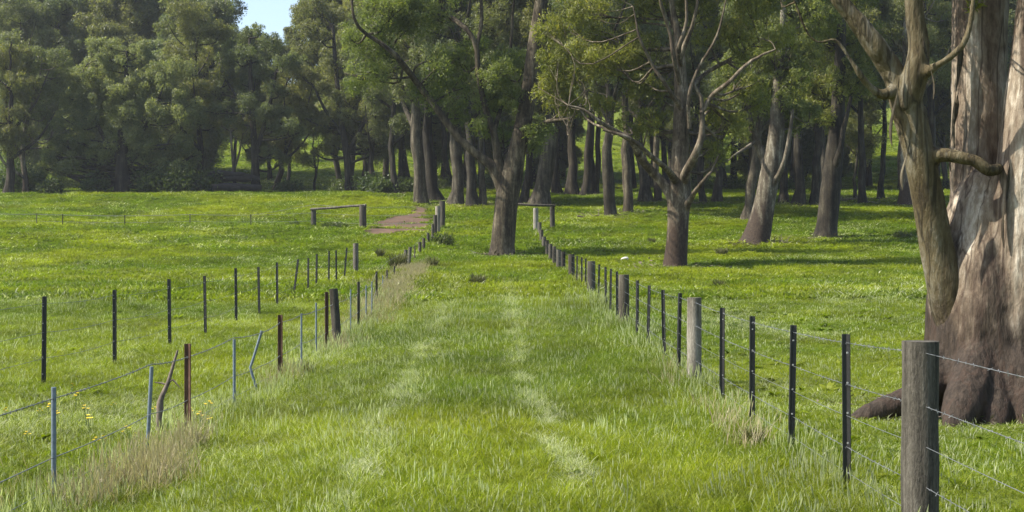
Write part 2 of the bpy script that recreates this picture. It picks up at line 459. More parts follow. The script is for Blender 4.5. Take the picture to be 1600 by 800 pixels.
# ------------------------------------------------------------------ trees traced by limbs
def limb(P, d, base, n=16):
    """P rows: px, py, width_px, extra depth -> local polyline with radius"""
    out = []
    for row in P:
        px, py, wd = row[:3]; dd = d + (row[3] if len(row) > 3 else 0)
        out.append([wx(px, dd) - base[0], dd - base[1], wz(py, dd) - base[2], wd / 2 * dd / F])
    return spline(out, n)
def px_clumps(regions, d, base, seed=0):
    """regions: (cx, cy, rx, ry, depth_half, count, r_m) ellipses of foliage"""
    out = []
    g = np.random.default_rng(seed)
    for cx, cy, rx, ry, dep, cnt, r in regions:
        for k in range(max(2, round(cnt * .72))):
            while True:
                u = g.uniform(-1, 1, 3)
                if u @ u < 1: break
            dd = d + (u[1] * .75 + .3) * dep
            out.append(((wx(cx + u[0] * rx, dd) - base[0], dd - base[1], wz(cy + u[2] * ry, dd) - base[2]), r * g.uniform(.75, 1.25)))
    return out
def traced_tree(name, label, bx, by, limbs, regions, bark, leafmat, per=1350, L=.25, W=.055, seed=0, seg=14, group=None, twig=.07, flare=1.0, young=.12):
    X, d = at_ground(bx, by)
    base = (X, d, float(gz(X, d)) - .08)
    TRUNKS.append((X, d))
    root = thing(name, label, 'tree', base, group)
    mb = MB(); LL = []
    for i, P in enumerate(limbs):
        l = limb(P, d, base, 22 if i == 0 else 18)
        l[:, :3] += (np.cumsum(rng.normal(size=(len(l), 3)), 0) * .012 if i else 0)
        mb.tube(l[:, :3], l[:, 3], seg if i < 3 else 9, rough=.06, lobes=.06)
        LL.append(l)
    cl = px_clumps(regions, d, base, seed)
    twigs_to(mb, cl, LL, twig)
    mb.build('trunk', bark, root)
    make_crown('crown', cl, per, L, W, leafmat, root, young=young)
    return root

# the forked tree standing in the lane
traced_tree('gum_tree', 'dark forked gum tree standing alone in the grassy lane between the two fences', 783, 402,
    [[(783, 410, 62), (784, 396, 42), (787, 365, 37), (791, 320, 36), (797, 285, 36), (805, 250, 30), (815, 205, 26), (826, 150, 25), (836, 70, 23), (846, 0, 20), (850, -90, 14), (846, -160, 6)],
     [(790, 305, 24), (772, 262, 18), (745, 240, 13), (715, 213, 12), (680, 165, 11), (645, 120, 10), (615, 82, 8, -2), (575, 55, 6, -2), (556, 35, 5, -3), (550, 0, 4, -3), (552, -40, 2, -3)],
     [(645, 120, 8), (612, 85, 7, 2), (590, 60, 6, 2), (580, 25, 5, 3), (590, -20, 2, 3)],
     [(790, 300, 26), (778, 250, 16), (772, 210, 12), (758, 165, 10), (748, 115, 9), (744, 70, 8), (725, 40, 8), (694, 20, 7, 2), (690, -10, 6, 2), (700, -70, 3, 2)],
     [(745, 75, 6), (752, 30, 6), (750, -40, 3)], [(772, 205, 8), (795, 130, 6, 2), (800, 60, 5, 3), (806, -20, 3, 3)],
     [(803, 275, 16), (812, 245, 11), (822, 215, 9), (840, 197, 8), (862, 187, 6, -2), (890, 184, 5, -3), (905, 170, 4, -3), (915, 140, 2, -3)],
     [(862, 187, 4, -2), (880, 165, 4, -3), (875, 130, 2, -3)]],
    [(630, 40, 70, 45, 2.5, 15, 1.35), (575, 70, 40, 60, 2.5, 7, 1.25), (680, 120, 45, 40, 2.5, 8, 1.1), (735, 60, 45, 45, 3, 6, 1.1), (795, 120, 40, 40, 3, 10, 1.2),
     (790, 175, 55, 40, 2.5, 10, 1.1), (725, 175, 30, 25, 2, 4, .9), (840, 215, 30, 28, 2.5, 5, .9), (600, -40, 80, 50, 4, 8, 1.4), (720, -60, 90, 60, 5, 10, 1.5), (830, -90, 80, 80, 5, 11, 1.6), (560, 120, 30, 30, 2, 3, .9)],
    M_BARK, M_LEAF, seed=2)

# the spreading tree in the right paddock
traced_tree('gum_tree', 'spreading gum tree with low pale side limbs, in the right paddock beside the wire fence', 1056, 420,
    [[(1055, 428, 52), (1055, 416, 40), (1057, 390, 34), (1060, 340, 32), (1061, 300, 38), (1063, 270, 30), (1063, 220, 26), (1064, 160, 23), (1062, 100, 19), (1060, 60, 14), (1052, 20, 9), (1045, -30, 8), (1050, -120, 4)],
     [(1052, 312, 20), (1040, 290, 15), (1020, 268, 14), (1002, 248, 12, -1), (990, 222, 10, -2), (970, 208, 8, -2), (940, 190, 6, -3), (915, 172, 4, -3), (890, 165, 2, -3)],
     [(1058, 285, 14), (1040, 262, 9, -3), (1015, 240, 8, -4), (985, 215, 6, -5), (945, 200, 4, -5)],
     [(1066, 290, 20), (1074, 265, 14, -1), (1086, 240, 12, -2), (1094, 212, 10, -2), (1095, 180, 8, -2), (1092, 150, 7, -2), (1080, 125, 4, -2)],
     [(1095, 178, 7, -2), (1112, 150, 8, -2), (1138, 128, 7, -3), (1158, 106, 6, -3), (1180, 90, 5, -3), (1210, 75, 3, -3)],
     [(1068, 150, 8), (1100, 118, 7, 2), (1140, 95, 6, 2), (1180, 70, 4, 2), (1195, 60, 2, 2)],
     [(1068, 330, 16), (1082, 308, 9, -1), (1098, 285, 6, -2), (1112, 268, 4, -2), (1122, 245, 3, -2)],
     [(1062, 90, 9, -1), (1078, 50, 7, -1.5), (1090, 10, 5, -2), (1095, -60, 3, -2)], [(1062, 130, 8, -1), (1052, 90, 7, -2), (1046, 50, 6, -2), (1030, 0, 5, -2.5), (1024, -60, 3, -2.5)], [(1064, 170, 8, -1), (1040, 130, 6, -2), (1020, 100, 5, -2), (1000, 60, 4, -2.5), (990, 10, 2, -2.5)], [(1078, 200, 7, -1.5), (1076, 150, 6, -2), (1090, 110, 5, -2), (1120, 60, 4, -2.5), (1135, 0, 2, -2.5)], [(1060, 60, 8), (1040, 10, 6, 1), (1032, -50, 3, 1)], [(1064, 105, 6), (1060, 75, 7, -2), (1072, 30, 5, -2), (1070, -30, 3, -2)]],
    [(900, 60, 55, 60, 2.5, 14, 1.1), (880, 130, 40, 40, 2, 8, .95), (960, 100, 50, 60, 2.5, 13, 1.1), (930, 165, 45, 25, 2, 6, .8), (1010, 130, 40, 60, 2.5, 6, .9), (1040, 40, 60, 50, 3, 6, 1.0), (1000, 200, 35, 30, 2.5, 5, .8),
     (1120, 50, 60, 60, 3, 9, 1.05), (1190, 50, 55, 60, 2.5, 11, 1.1), (1140, 170, 40, 35, 2.5, 7, .85), (1110, 250, 25, 22, 2, 4, .7), (1180, 130, 40, 40, 2.5, 7, .9), (950, -40, 90, 60, 4, 14, 1.5), (1080, -80, 90, 80, 5, 16, 1.7), (1190, -50, 70, 60, 4, 10, 1.5)],
    M_BARK_PALE, M_LEAF, seed=5)

traced_tree('gum_tree', 'leaning gum tree with a sunlit pinkish trunk in the right paddock', 1182, 381,
    [[(1178, 388, 62), (1181, 376, 46), (1188, 350, 38), (1196, 310, 32), (1203, 270, 30), (1210, 230, 26), (1214, 190, 24), (1216, 130, 18), (1222, 60, 12), (1225, -20, 6)],
     [(1203, 275, 22), (1196, 250, 16, 1), (1184, 225, 13, 1), (1175, 200, 11, 1), (1168, 165, 8, 1), (1160, 110, 4, 1)],
     [(1200, 300, 12), (1222, 262, 8, -1), (1232, 225, 7, -1), (1240, 170, 4, -1)],
     [(1180, 222, 6, 1), (1160, 236, 5, -2), (1145, 246, 3, -3), (1138, 252, 2, -3)]],
    [(1170, 120, 45, 60, 3, 14, 1.2), (1235, 110, 45, 60, 3, 14, 1.2), (1210, 165, 55, 35, 3, 10, 1.0), (1250, 190, 25, 30, 2, 5, .9), (1150, 190, 25, 30, 2, 5, .8), (1210, 20, 80, 70, 5, 18, 1.7), (1220, -70, 80, 60, 5, 10, 1.8)],
    M_BARK_PALE, M_LEAF, seed=8, L=.28, W=.065)
traced_tree('gum_tree', 'straight dark brown gum tree behind the leaning trunk in the right paddock', 1291, 373,
    [[(1288, 380, 52), (1290, 368, 38), (1293, 340, 32), (1297, 300, 32), (1302, 250, 28), (1307, 200, 24), (1310, 140, 20), (1314, 60, 15), (1318, -30, 7)],
     [(1300, 270, 16), (1312, 240, 10, -1), (1318, 205, 8, -1), (1330, 150, 5, -1)], [(1305, 215, 12), (1292, 180, 9, 1), (1280, 130, 6, 1)]],
    [(1285, 130, 40, 55, 3, 12, 1.2), (1335, 110, 40, 60, 3, 12, 1.2), (1310, 175, 45, 25, 3, 7, 1.0), (1300, 20, 80, 70, 5, 20, 1.7), (1320, -70, 80, 60, 5, 10, 1.8)],
    M_BARK_DARK, M_LEAF, seed=9, L=.28, W=.065)

# ------------------------------------------------------------------ procedural gums of the grove
def grove_tree(label, bx, by, w_px, top, bark=M_BARK_DARK, H=26, crown_from=.42, nclump=34, spread=4.6, group=None, per=800, seed=0, name='gum_tree', leafmat=M_LEAF_FAR, L=.33, W=.085, r=(1.3, 2.1)):
    """top: a photograph pixel the trunk passes through on its way up"""
    g = np.random.default_rng(seed)
    X, d = at_ground(bx, by)
    base = np.array([X, d, float(gz(X, d)) - .1])
    TRUNKS.append((X, d))
    root = thing(name, label, 'tree', base, group)
    r0 = w_px / 2 * d / F
    tx = wx(top[0], d) - X; tz = wz(top[1], d) - base[2]
    lean = tx / max(tz, 1)
    mb = MB()
    k = np.linspace(0, 1, 18); h = k * H
    cx = lean * h * (1 - .35 * k) + np.cumsum(g.normal(size=18)) * .13
    cy = np.cumsum(g.normal(size=18)) * .08
    rad = r0 * .86 * (1 - .86 * k) * (1 + g.uniform(.15, .7) * np.exp(-h / g.uniform(.4, 1.0))) * (1 + .07 * np.sin(h * g.uniform(.5, 1.2) + g.uniform(0, 6)))
    tr = np.stack([cx, cy, h, rad], 1)
    mb.tube(tr[:, :3], rad, 11, rough=.06, lobes=.07)
    LL = [tr[5:]]
    nl = g.integers(4, 7)
    for i in range(nl):
        s = tr[int(18 * (crown_from * .8 + (.85 - crown_from * .8) * i / nl))]
        a = g.uniform(0, 6.28); ln = spread * g.uniform(.7, 1.2)
        e = s[:3] + np.array([math.cos(a) * ln, math.sin(a) * ln, ln * g.uniform(.9, 1.7)])
        m_ = (s[:3] + e) / 2 + np.array([math.cos(a), math.sin(a), -.4]) * ln * .13
        pts = spline(np.vstack([np.append(s[:3], s[3] * .6), np.append(m_, s[3] * .4), np.append(e, s[3] * .15)]), 9)
        mb.tube(pts[:, :3], pts[:, 3], 7, rough=.05, cap=False); LL.append(pts[3:])
    cl = []
    for i in range(nclump):
        kk = g.uniform(crown_from, 1.02); a = g.uniform(0, 6.28)
        rr = spread * math.sqrt(g.random()) * (1.1 - .55 * abs(kk - .68) / .35)
        c0 = np.array([np.interp(kk * H, h, cx), np.interp(kk * H, h, cy), kk * H])
        cl.append((c0 + np.array([math.cos(a) * rr, math.sin(a) * rr, g.normal() * .4]), g.uniform(*r)))
    twigs_to(mb, cl, LL, .08)
    mb.build('trunk', bark, root)
    make_crown('crown', cl, per, L, W, leafmat, root)
    return root
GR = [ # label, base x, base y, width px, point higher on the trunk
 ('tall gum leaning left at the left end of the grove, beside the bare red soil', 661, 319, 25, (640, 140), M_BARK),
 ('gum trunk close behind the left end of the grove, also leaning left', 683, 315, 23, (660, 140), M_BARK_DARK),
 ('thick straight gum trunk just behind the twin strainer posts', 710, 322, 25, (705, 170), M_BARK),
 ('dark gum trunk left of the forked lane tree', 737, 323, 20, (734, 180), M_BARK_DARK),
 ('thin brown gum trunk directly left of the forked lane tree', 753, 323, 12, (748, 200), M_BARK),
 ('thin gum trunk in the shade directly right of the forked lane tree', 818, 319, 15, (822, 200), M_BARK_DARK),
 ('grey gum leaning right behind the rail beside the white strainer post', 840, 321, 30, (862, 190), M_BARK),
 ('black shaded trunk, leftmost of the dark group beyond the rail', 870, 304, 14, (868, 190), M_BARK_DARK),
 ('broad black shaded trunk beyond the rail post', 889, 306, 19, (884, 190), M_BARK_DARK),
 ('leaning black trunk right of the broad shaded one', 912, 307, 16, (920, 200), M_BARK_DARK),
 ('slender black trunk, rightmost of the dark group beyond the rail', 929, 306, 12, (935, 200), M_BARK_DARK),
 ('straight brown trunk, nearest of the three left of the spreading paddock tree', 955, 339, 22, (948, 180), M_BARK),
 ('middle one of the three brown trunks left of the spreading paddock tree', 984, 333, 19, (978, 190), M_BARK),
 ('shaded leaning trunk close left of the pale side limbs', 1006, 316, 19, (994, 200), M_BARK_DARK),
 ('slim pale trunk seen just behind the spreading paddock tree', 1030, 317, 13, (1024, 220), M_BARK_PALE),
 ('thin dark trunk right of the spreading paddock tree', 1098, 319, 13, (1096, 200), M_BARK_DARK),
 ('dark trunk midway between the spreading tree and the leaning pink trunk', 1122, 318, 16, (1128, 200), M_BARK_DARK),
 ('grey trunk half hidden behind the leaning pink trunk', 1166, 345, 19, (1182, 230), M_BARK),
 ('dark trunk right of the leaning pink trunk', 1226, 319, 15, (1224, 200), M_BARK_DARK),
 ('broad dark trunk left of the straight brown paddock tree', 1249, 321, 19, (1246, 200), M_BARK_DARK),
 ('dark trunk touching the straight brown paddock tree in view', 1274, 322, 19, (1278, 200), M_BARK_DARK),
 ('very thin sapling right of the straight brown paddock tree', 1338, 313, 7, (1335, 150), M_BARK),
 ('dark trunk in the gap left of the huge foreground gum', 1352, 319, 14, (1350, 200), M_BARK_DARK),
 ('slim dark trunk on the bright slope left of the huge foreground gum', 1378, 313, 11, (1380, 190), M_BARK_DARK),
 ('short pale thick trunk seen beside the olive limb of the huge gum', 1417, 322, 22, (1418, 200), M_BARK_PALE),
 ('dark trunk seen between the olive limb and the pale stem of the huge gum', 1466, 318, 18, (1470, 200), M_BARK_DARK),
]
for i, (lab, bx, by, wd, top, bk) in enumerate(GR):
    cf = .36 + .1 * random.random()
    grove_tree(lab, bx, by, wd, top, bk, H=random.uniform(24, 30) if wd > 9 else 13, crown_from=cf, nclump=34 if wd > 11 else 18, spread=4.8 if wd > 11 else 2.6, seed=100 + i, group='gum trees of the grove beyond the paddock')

# ------------------------------------------------------------------ left edge of the forest
traced_tree('gum_tree', 'broad bushy gum with foliage almost to the ground at the back of the left paddock', 190, 302,
    [[(190, 308, 26), (190, 280, 22), (190, 240, 17), (192, 190, 12), (196, 130, 7), (198, 80, 3)], [(190, 265, 9), (215, 220, 6, 1), (245, 160, 3, 1), (260, 120, 2, 1)], [(189, 255, 9), (160, 210, 6, 1), (135, 150, 3, 1), (130, 110, 2, 1)]],
    [(195, 85, 50, 22, 4, 16, 1.5), (150, 120, 50, 26, 4.5, 18, 1.5), (240, 120, 50, 26, 4.5, 18, 1.5), (125, 170, 45, 30, 5, 20, 1.5), (265, 175, 45, 34, 5, 20, 1.5), (190, 165, 70, 40, 5.5, 26, 1.6), (98, 235, 34, 22, 4, 15, 1.3), (130, 245, 40, 26, 5, 14, 1.4), (195, 225, 60, 28, 5.5, 18, 1.5), (265, 245, 45, 34, 5, 18, 1.4), (230, 268, 35, 20, 4, 9, 1.2), (88, 262, 22, 16, 3, 7, 1.0)],
    M_BARK_DARK, M_LEAF_BRIGHT, per=1150, L=.32, W=.085, seed=21, twig=.08, young=.35)
traced_tree('gum_tree', 'tall upright gum with a forked trunk standing below the patch of open sky', 400, 299,
    [[(400, 304, 18), (399, 280, 14), (398, 240, 11), (395, 190, 9), (392, 140, 7), (390, 60, 4)], [(398, 250, 8), (410, 205, 7), (425, 150, 5), (435, 90, 3)], [(397, 200, 6), (375, 160, 5), (350, 120, 3)]],
    [(388, 72, 40, 24, 4, 10, 1.3), (370, 110, 48, 36, 5, 13, 1.5), (430, 110, 45, 50, 5, 13, 1.5), (395, 170, 65, 35, 5, 13, 1.4), (445, 195, 35, 40, 4, 9, 1.3), (340, 160, 32, 45, 4, 8, 1.3), (430, 240, 35, 20, 3, 5, 1.1)],
    M_BARK_DARK, M_LEAF_FAR, per=1050, L=.32, W=.085, seed=22, twig=.1)
traced_tree('gum_tree', 'young slender gum with a pale thin trunk before the upright forked gum', 367, 298,
    [[(367, 302, 6), (366, 270, 5), (363, 240, 4), (360, 205, 3)], [(366, 265, 4), (374, 240, 3), (380, 210, 2)]],
    [(362, 205, 20, 22, 2, 10, .9), (380, 205, 14, 22, 2, 8, .8)], M_BARK_PALE, M_LEAF_FAR, per=500, L=.3, W=.11, seed=23)
traced_tree('gum_tree', 'gum with thin pale branches at the far left edge of the paddock', 42, 303,
    [[(40, 308, 12), (40, 280, 9), (35, 240, 7), (42, 190, 6), (60, 130, 4), (65, 90, 2)], [(36, 255, 6), (15, 200, 4), (8, 150, 3)], [(40, 280, 5), (4, 250, 4, -2), (-8, 200, 3, -2)]],
    [(80, 100, 40, 30, 4, 9, 1.5), (25, 110, 40, 40, 4, 10, 1.5), (60, 165, 45, 40, 4, 10, 1.4), (10, 190, 30, 40, 4, 7, 1.4), (85, 215, 25, 28, 4, 5, 1.2)],
    M_BARK_PALE, M_LEAF_FAR, per=960, L=.32, W=.085, seed=24)
traced_tree('gum_tree', 'drooping gum with several layered foliage clumps left of the grove', 546, 299,
    [[(546, 304, 18), (545, 275, 13), (540, 230, 11), (532, 180, 9), (525, 110, 7), (520, 40, 5)], [(543, 240, 8), (565, 200, 6), (585, 150, 4)], [(538, 215, 7), (510, 175, 5), (488, 130, 3)]],
    [(505, 40, 40, 45, 4, 11, 1.6), (500, 125, 35, 30, 4, 9, 1.4), (545, 110, 45, 40, 4, 11, 1.5), (510, 190, 40, 28, 4, 9, 1.3), (575, 170, 40, 35, 4, 10, 1.3), (560, 235, 40, 25, 4, 8, 1.1), (605, 215, 25, 40, 3, 7, 1.2), (500, 230, 28, 20, 3, 5, 1.0)],
    M_BARK_DARK, M_LEAF_FAR, per=1150, L=.32, W=.085, seed=25, twig=.1, young=.2)
for i, (lab, bx, by, wd, top, H, nc) in enumerate([
    ('thin straight sapling on the bright slope left of the drooping gum', 491, 298, 6, (494, 230), 9, 9),
    ('slim dark trunk right of the drooping gum', 583, 300, 12, (580, 210), 20, 26),
    ('dark trunk between the drooping gum and the leaning pair', 615, 304, 13, (612, 200), 23, 30),
    ('multi-limbed dark trunk right of the upright forked gum', 432, 299, 11, (442, 230), 15, 18),
    ('gum with dark trunk between the bushy gum and the upright forked gum', 306, 300, 13, (306, 200), 21, 30),
    ('dark gum trunk at the very left edge behind the pale branched gum', 14, 304, 16, (6, 200), 17, 24)]):
    grove_tree(lab, bx, by, wd, top, M_BARK_DARK, H=H, crown_from=.3, nclump=nc, spread=2.0 if H < 12 else 4.2, seed=200 + i, r=(.7, 1.1) if H < 12 else (1.2, 1.9), group='gums along the edge of the left forest')

# ------------------------------------------------------------------ forest behind: copies of a few grown trees
protos = []
def forest_proto(seed, H, spread, nclump, cf, bark, leafmat):
    g = np.random.default_rng(seed)
    root = thing('gum_tree', '', 'tree', (0, 0, 0))
    mb = MB(); k = np.linspace(0, 1, 14); h = k * H
    cx = np.cumsum(g.normal(size=14)) * .14; cy = np.cumsum(g.normal(size=14)) * .14
    rad = .42 * (1 - .85 * k) * (1 + .4 * np.exp(-h / .7))
    tr = np.stack([cx, cy, h, rad], 1); mb.tube(tr[:, :3], rad, 8, rough=.06)
    LL = [tr[4:]]
    for i in range(7):
        s = tr[int(14 * (cf + (.8 - cf) * i / 7))]; a = g.uniform(0, 6.28); ln = spread * g.uniform(.6, 1.1)
        e = s[:3] + np.array([math.cos(a) * ln, math.sin(a) * ln, ln * g.uniform(.8, 1.4)])
        pts = spline(np.vstack([np.append(s[:3], s[3] * .6), np.append((s[:3] + e) / 2 + [0, 0, -.4], s[3] * .4), np.append(e, s[3] * .15)]), 8)
        mb.tube(pts[:, :3], pts[:, 3], 6, cap=False); LL.append(pts[3:])
    cl = []
    for i in range(nclump):
        kk = g.uniform(cf, 1.0); a = g.uniform(0, 6.28)
        rr = spread * math.sqrt(g.random()) * (1.12 - .6 * abs(kk - .65) / .35)
        cl.append((np.array([np.interp(kk * H, h, cx) + math.cos(a) * rr, np.interp(kk * H, h, cy) + math.sin(a) * rr, kk * H]), g.uniform(1.5, 2.5)))
    twigs_to(mb, cl, LL, .09)
    mb.build('trunk', bark, root)
    make_crown('crown', cl, 680, .40, .115, leafmat, root, young=.1)
    return root
for s, (H, sp, nc, cf) in enumerate([(28, 5.6, 62, .16), (31, 5.2, 62, .28), (26, 6.2, 66, .12), (33, 5.0, 60, .38), (24, 5.4, 54, .2)]):
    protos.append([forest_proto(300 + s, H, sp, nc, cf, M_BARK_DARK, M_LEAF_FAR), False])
def place(kind, px, d, scale, label, group):
    X = wx(px, d)
    r, usedp = protos[kind]
    if usedp: r = copy_tree(r)
    else: protos[kind][1] = True
    r.location = (X, d, float(gz(X, d)) - .15)
    r.rotation_euler = (random.uniform(-.07, .07), random.uniform(-.07, .07), random.uniform(0, 6.28))
    s = scale * random.uniform(.92, 1.1)
    r.scale = (s, s, s * random.uniform(.94, 1.08))
    tag(r, label, 'tree', group)
FL = ('tall dark gum tree packed in the dense forest behind the left paddock', 'gum trees of the dense left forest')
FR = ('tall gum tree deep in the shade of the wood behind the right paddock', 'gum trees of the wood behind the grove')
FH = ('distant gum tree on the green hillside beyond the wood', 'distant gum trees on the hillside')
# tops that stay below the open sky, others that rise out of the frame
for px, d, k, sc in [(-90, 216, 0, 1.05), (-20, 212, 4, 1.2), (40, 200, 2, 1.0), (92, 206, 0, 1.05), (150, 214, 2, 1.15), (205, 206, 0, 1.2), (248, 210, 1, 1.15), (285, 192, 2, 1.02),
                     (318, 196, 0, 1.08), (366, 212, 3, .80), (448, 204, 3, .72), (420, 232, 4, .85), (546, 200, 1, 1.1), (530, 186, 3, 1.0), (395, 236, 0, .75), (20, 232, 1, 1.35), (110, 236, 0, 1.45), (200, 238, 1, 1.4), (275, 236, 2, 1.4), (318, 226, 0, 1.1)]:
    place(k, px, d, sc, *FL)
x = 548
while x < 1690:
    win = any(a < x < b for a, b in ((872, 1010), (1310, 1420)))
    if not win: place(random.choice([1, 3, 3]), x, random.uniform(172, 190), random.uniform(.95, 1.1), *FR)
    place(3 if win else random.choice([0, 2, 1, 4]), x + 20, random.uniform(195, 215), random.uniform(1.1, 1.3), *FR)
    if random.random() < .8 and not win: place(random.choice([0, 1, 2]), x + 30, random.uniform(222, 250), random.uniform(1.2, 1.4), *FR)
    x += random.uniform(40, 62)
for i in range(46):
    px = random.uniform(-40, 1640)
    d = random.uniform(290, 430)
    if 380 < px < 475: d = random.uniform(250, 300)
    place(random.randrange(5), px, d, random.uniform(.8, 1.1) * (.55 if 380 < px < 475 else 1), *FH)
# trees just outside the frame on the right, where the wood goes on
# ------------------------------------------------------------------ the huge foreground gum
X, D = 5.62, 16.6
base = np.array([X, D, float(gz(X, D)) - .05])
big = thing('gum_tree', 'huge multi-stemmed gum with peeling pale bark in the right foreground', 'tree', base)
def bl(P, n=30): return limb(P, D, base, n)
def remeshed(name, mb, mat, parent, voxel, amp, scale):
    o = mb.build(name, mat, parent)
    md = o.modifiers.new('r', 'REMESH'); md.mode = 'VOXEL'; md.voxel_size = voxel
    sm = o.modifiers.new('s', 'SMOOTH'); sm.iterations = 6; sm.factor = .5
    dg = bpy.context.evaluated_depsgraph_get()
    me = bpy.data.meshes.new_from_object(o.evaluated_get(dg))
    o.modifiers.clear(); o.data = me
    n = len(me.vertices)
    co = np.empty(n * 3, np.float32); me.vertices.foreach_get('co', co); co = co.reshape(-1, 3)
    no = np.empty(n * 3, np.float32); me.vertices.foreach_get('normal', no); no = no.reshape(-1, 3)
    a = np.arctan2(co[:, 1], co[:, 0])
    f = (fbm(co[:, 0] * scale + co[:, 1] * scale * .7 + 50, co[:, 2] * scale * .28 + co[:, 1] * scale * .3 + 50, 4) - .5) * 2
    f2 = (fbm(co[:, 0] * 3 * scale + 90, co[:, 2] * scale + co[:, 1] * 3 * scale + 90, 3) - .5)
    co = co + no * (f * amp + f2 * amp * .6)[:, None]
    me.vertices.foreach_set('co', co.astype(np.float32).ravel())
    if not me.materials: me.materials.append(mat)
    me.polygons.foreach_set('use_smooth', np.ones(len(me.polygons), bool))
    me.update(); return o
mb = MB()
def add(P, seg=18, n=30, lobes=.03):
    l = bl(P, n); mb.tube(l[:, :3], l[:, 3], seg, lobes=lobes)
add([(1566, 720, 300), (1566, 660, 262), (1564, 620, 240), (1560, 570, 222), (1556, 510, 208), (1552, 450, 190), (1550, 390, 160), (1548, 320, 120), (1546, 270, 70)], 28, 30, .05)
add([(1548, 640, 90, .1), (1542, 520, 100, .1), (1536, 440, 98, .1), (1533, 360, 92, .15), (1531, 280, 88, .2), (1530, 180, 86, .25), (1530, 80, 84, .25), (1530, -40, 80, .2), (1526, -160, 70, .2), (1520, -320, 50), (1510, -520, 30)], 22)
add([(1574, 660, 130, -.2), (1582, 560, 130, -.3), (1588, 460, 122, -.32), (1593, 370, 106, -.36), (1603, 260, 90, -.42), (1615, 140, 84, -.45), (1628, 20, 80, -.5), (1640, -100, 74, -.5), (1660, -280, 56, -.6), (1670, -480, 30, -.6)], 22)
add([(1530, 470, 60, 0), (1492, 545, 76, -.1), (1466, 590, 66, -.25), (1428, 620, 48, -.45), (1384, 638, 36, -.5), (1342, 656, 24, -.5), (1316, 670, 10, -.5)], 12, 24)
add([(1540, 500, 60, -.3), (1524, 580, 74, -.6), (1508, 625, 66, -.85), (1494, 660, 50, -1.05), (1482, 695, 26, -1.2)], 12, 18)
add([(1584, 420, 40, -.2), (1592, 540, 80, -.5), (1602, 630, 74, -.8), (1612, 690, 44, -1.0)], 12, 18)
add([(1620, 500, 80, 0), (1660, 590, 80, -.2), (1710, 650, 50, -.3), (1750, 690, 24, -.3)], 12, 16)
add([(1552, 540, 40, -.55), (1556, 610, 52, -.75), (1552, 660, 46, -.95), (1546, 700, 24, -1.1)], 10, 14)
# low bridging limb between the olive limb and the right stem
tr = remeshed('trunk', mb, M_BARK_BIG, big, .024, .055, 2.6)
mb = MB()
add([(1500, 530, 60, -.15), (1485, 480, 64, -.2), (1474, 440, 58, -.25), (1464, 390, 54, -.25), (1452, 320, 50, -.3), (1440, 255, 48, -.35), (1428, 205, 50, -.35), (1416, 165, 50, -.35), (1404, 130, 36, -.35), (1388, 100, 34, -.35), (1366, 70, 32, -.4), (1340, 35, 30, -.4), (1312, 0, 27, -.4), (1285, -45, 22, -.4), (1262, -120, 16, -.4), (1250, -200, 9, -.4)])
add([(1414, 170, 40, -.4), (1424, 140, 40, -.45), (1432, 110, 36, -.5), (1436, 70, 32, -.5), (1430, 30, 29, -.5), (1428, -20, 26, -.5), (1436, -90, 20, -.5), (1450, -200, 10, -.5)])
add([(1400, 140, 20, -.4), (1378, 148, 15, -.5), (1356, 132, 13, -.55), (1338, 108, 12, -.6), (1322, 82, 11, -.6), (1304, 62, 10, -.6), (1280, 66, 7, -.6), (1262, 52, 6, -.6), (1246, 14, 6, -.6), (1230, -30, 4, -.6)], 10)
add([(1436, 120, 24, -.5), (1462, 104, 13, -.7), (1486, 88, 12, -.8), (1504, 70, 11, -.85), (1514, 44, 9, -.85), (1520, 8, 6, -.85), (1522, -30, 4, -.85)], 10)
add([(1446, 250, 34, -.3), (1470, 242, 27, -.5), (1500, 246, 22, -.62), (1524, 252, 20, -.66), (1546, 266, 22, -.66), (1562, 262, 16, -.5)], 12)
remeshed('limb', mb, M_BARK_LIMB, big, .022, .022, 3.0)
for (px, py, dz, ln, wq, side) in [(1494, 150, .05, .9, .035, -1), (1500, 60, .0, 1.3, .05, -1), (1577, 250, -.58, 1.0, .04, -1), (1420, 215, -.62, .6, .03, -1), (1403, 120, -.52, .8, .03, -1), (1440, 60, -.68, .7, .025, 1)]:
    k = np.linspace(0, 1, 9); p0 = np.array([wx(px, D + dz), D + dz, wz(py, D + dz)]) - base
    c = p0 + np.stack([side * (.03 + .10 * np.sin(k * 2.6)) * k * 1.2, -.05 - .06 * k, -ln * k], 1)
    wv = wq * np.sin(.12 + 2.9 * k ** .7) * (1 + .25 * np.sin(k * 9)); tw = k * 2.2 + rng.random()
    e = np.stack([np.cos(tw), np.sin(tw), 0 * k], 1) * wv[:, None]
    mb = MB(); th = np.array([.004, .006, 0])
    V = np.concatenate([c - e, c + e, c + e + th, c - e + th]); i_ = np.arange(8)
    mb.add(V, np.concatenate([np.stack([a * 9 + i_, b * 9 + i_, b * 9 + i_ + 1, a * 9 + i_ + 1], 1) for a, b in ((0, 1), (1, 2), (2, 3), (3, 0))]))
    mb.build('bark_strip', M_BARK, big)
lb = [bl([(1312, 0, 20, -.4), (1285, -45, 16, -.4), (1250, -200, 9, -.4)]), bl([(1428, -20, 18, -.5), (1450, -200, 10, -.5)]), bl([(1520, 8, 6, -.85), (1522, -30, 4, -.85)]), bl([(1246, 14, 6, -.6), (1230, -30, 4, -.6)]),
      bl([(1530, -40, 40, .2), (1510, -520, 30)]), bl([(1640, -100, 40, -.5), (1670, -480, 30, -.6)])]
cl = px_clumps([(1430, -95, 110, 45, .8, 16, .32), (1520, 6, 18, 14, .2, 3, .12), (1250, -60, 60, 40, .5, 7, .3), (1560, -330, 300, 150, 2.2, 60, .75), (1400, -260, 180, 90, 1.5, 26, .6)], D - .4, base, 31)
mb = MB(); twigs_to(mb, cl, lb, .012, 6)
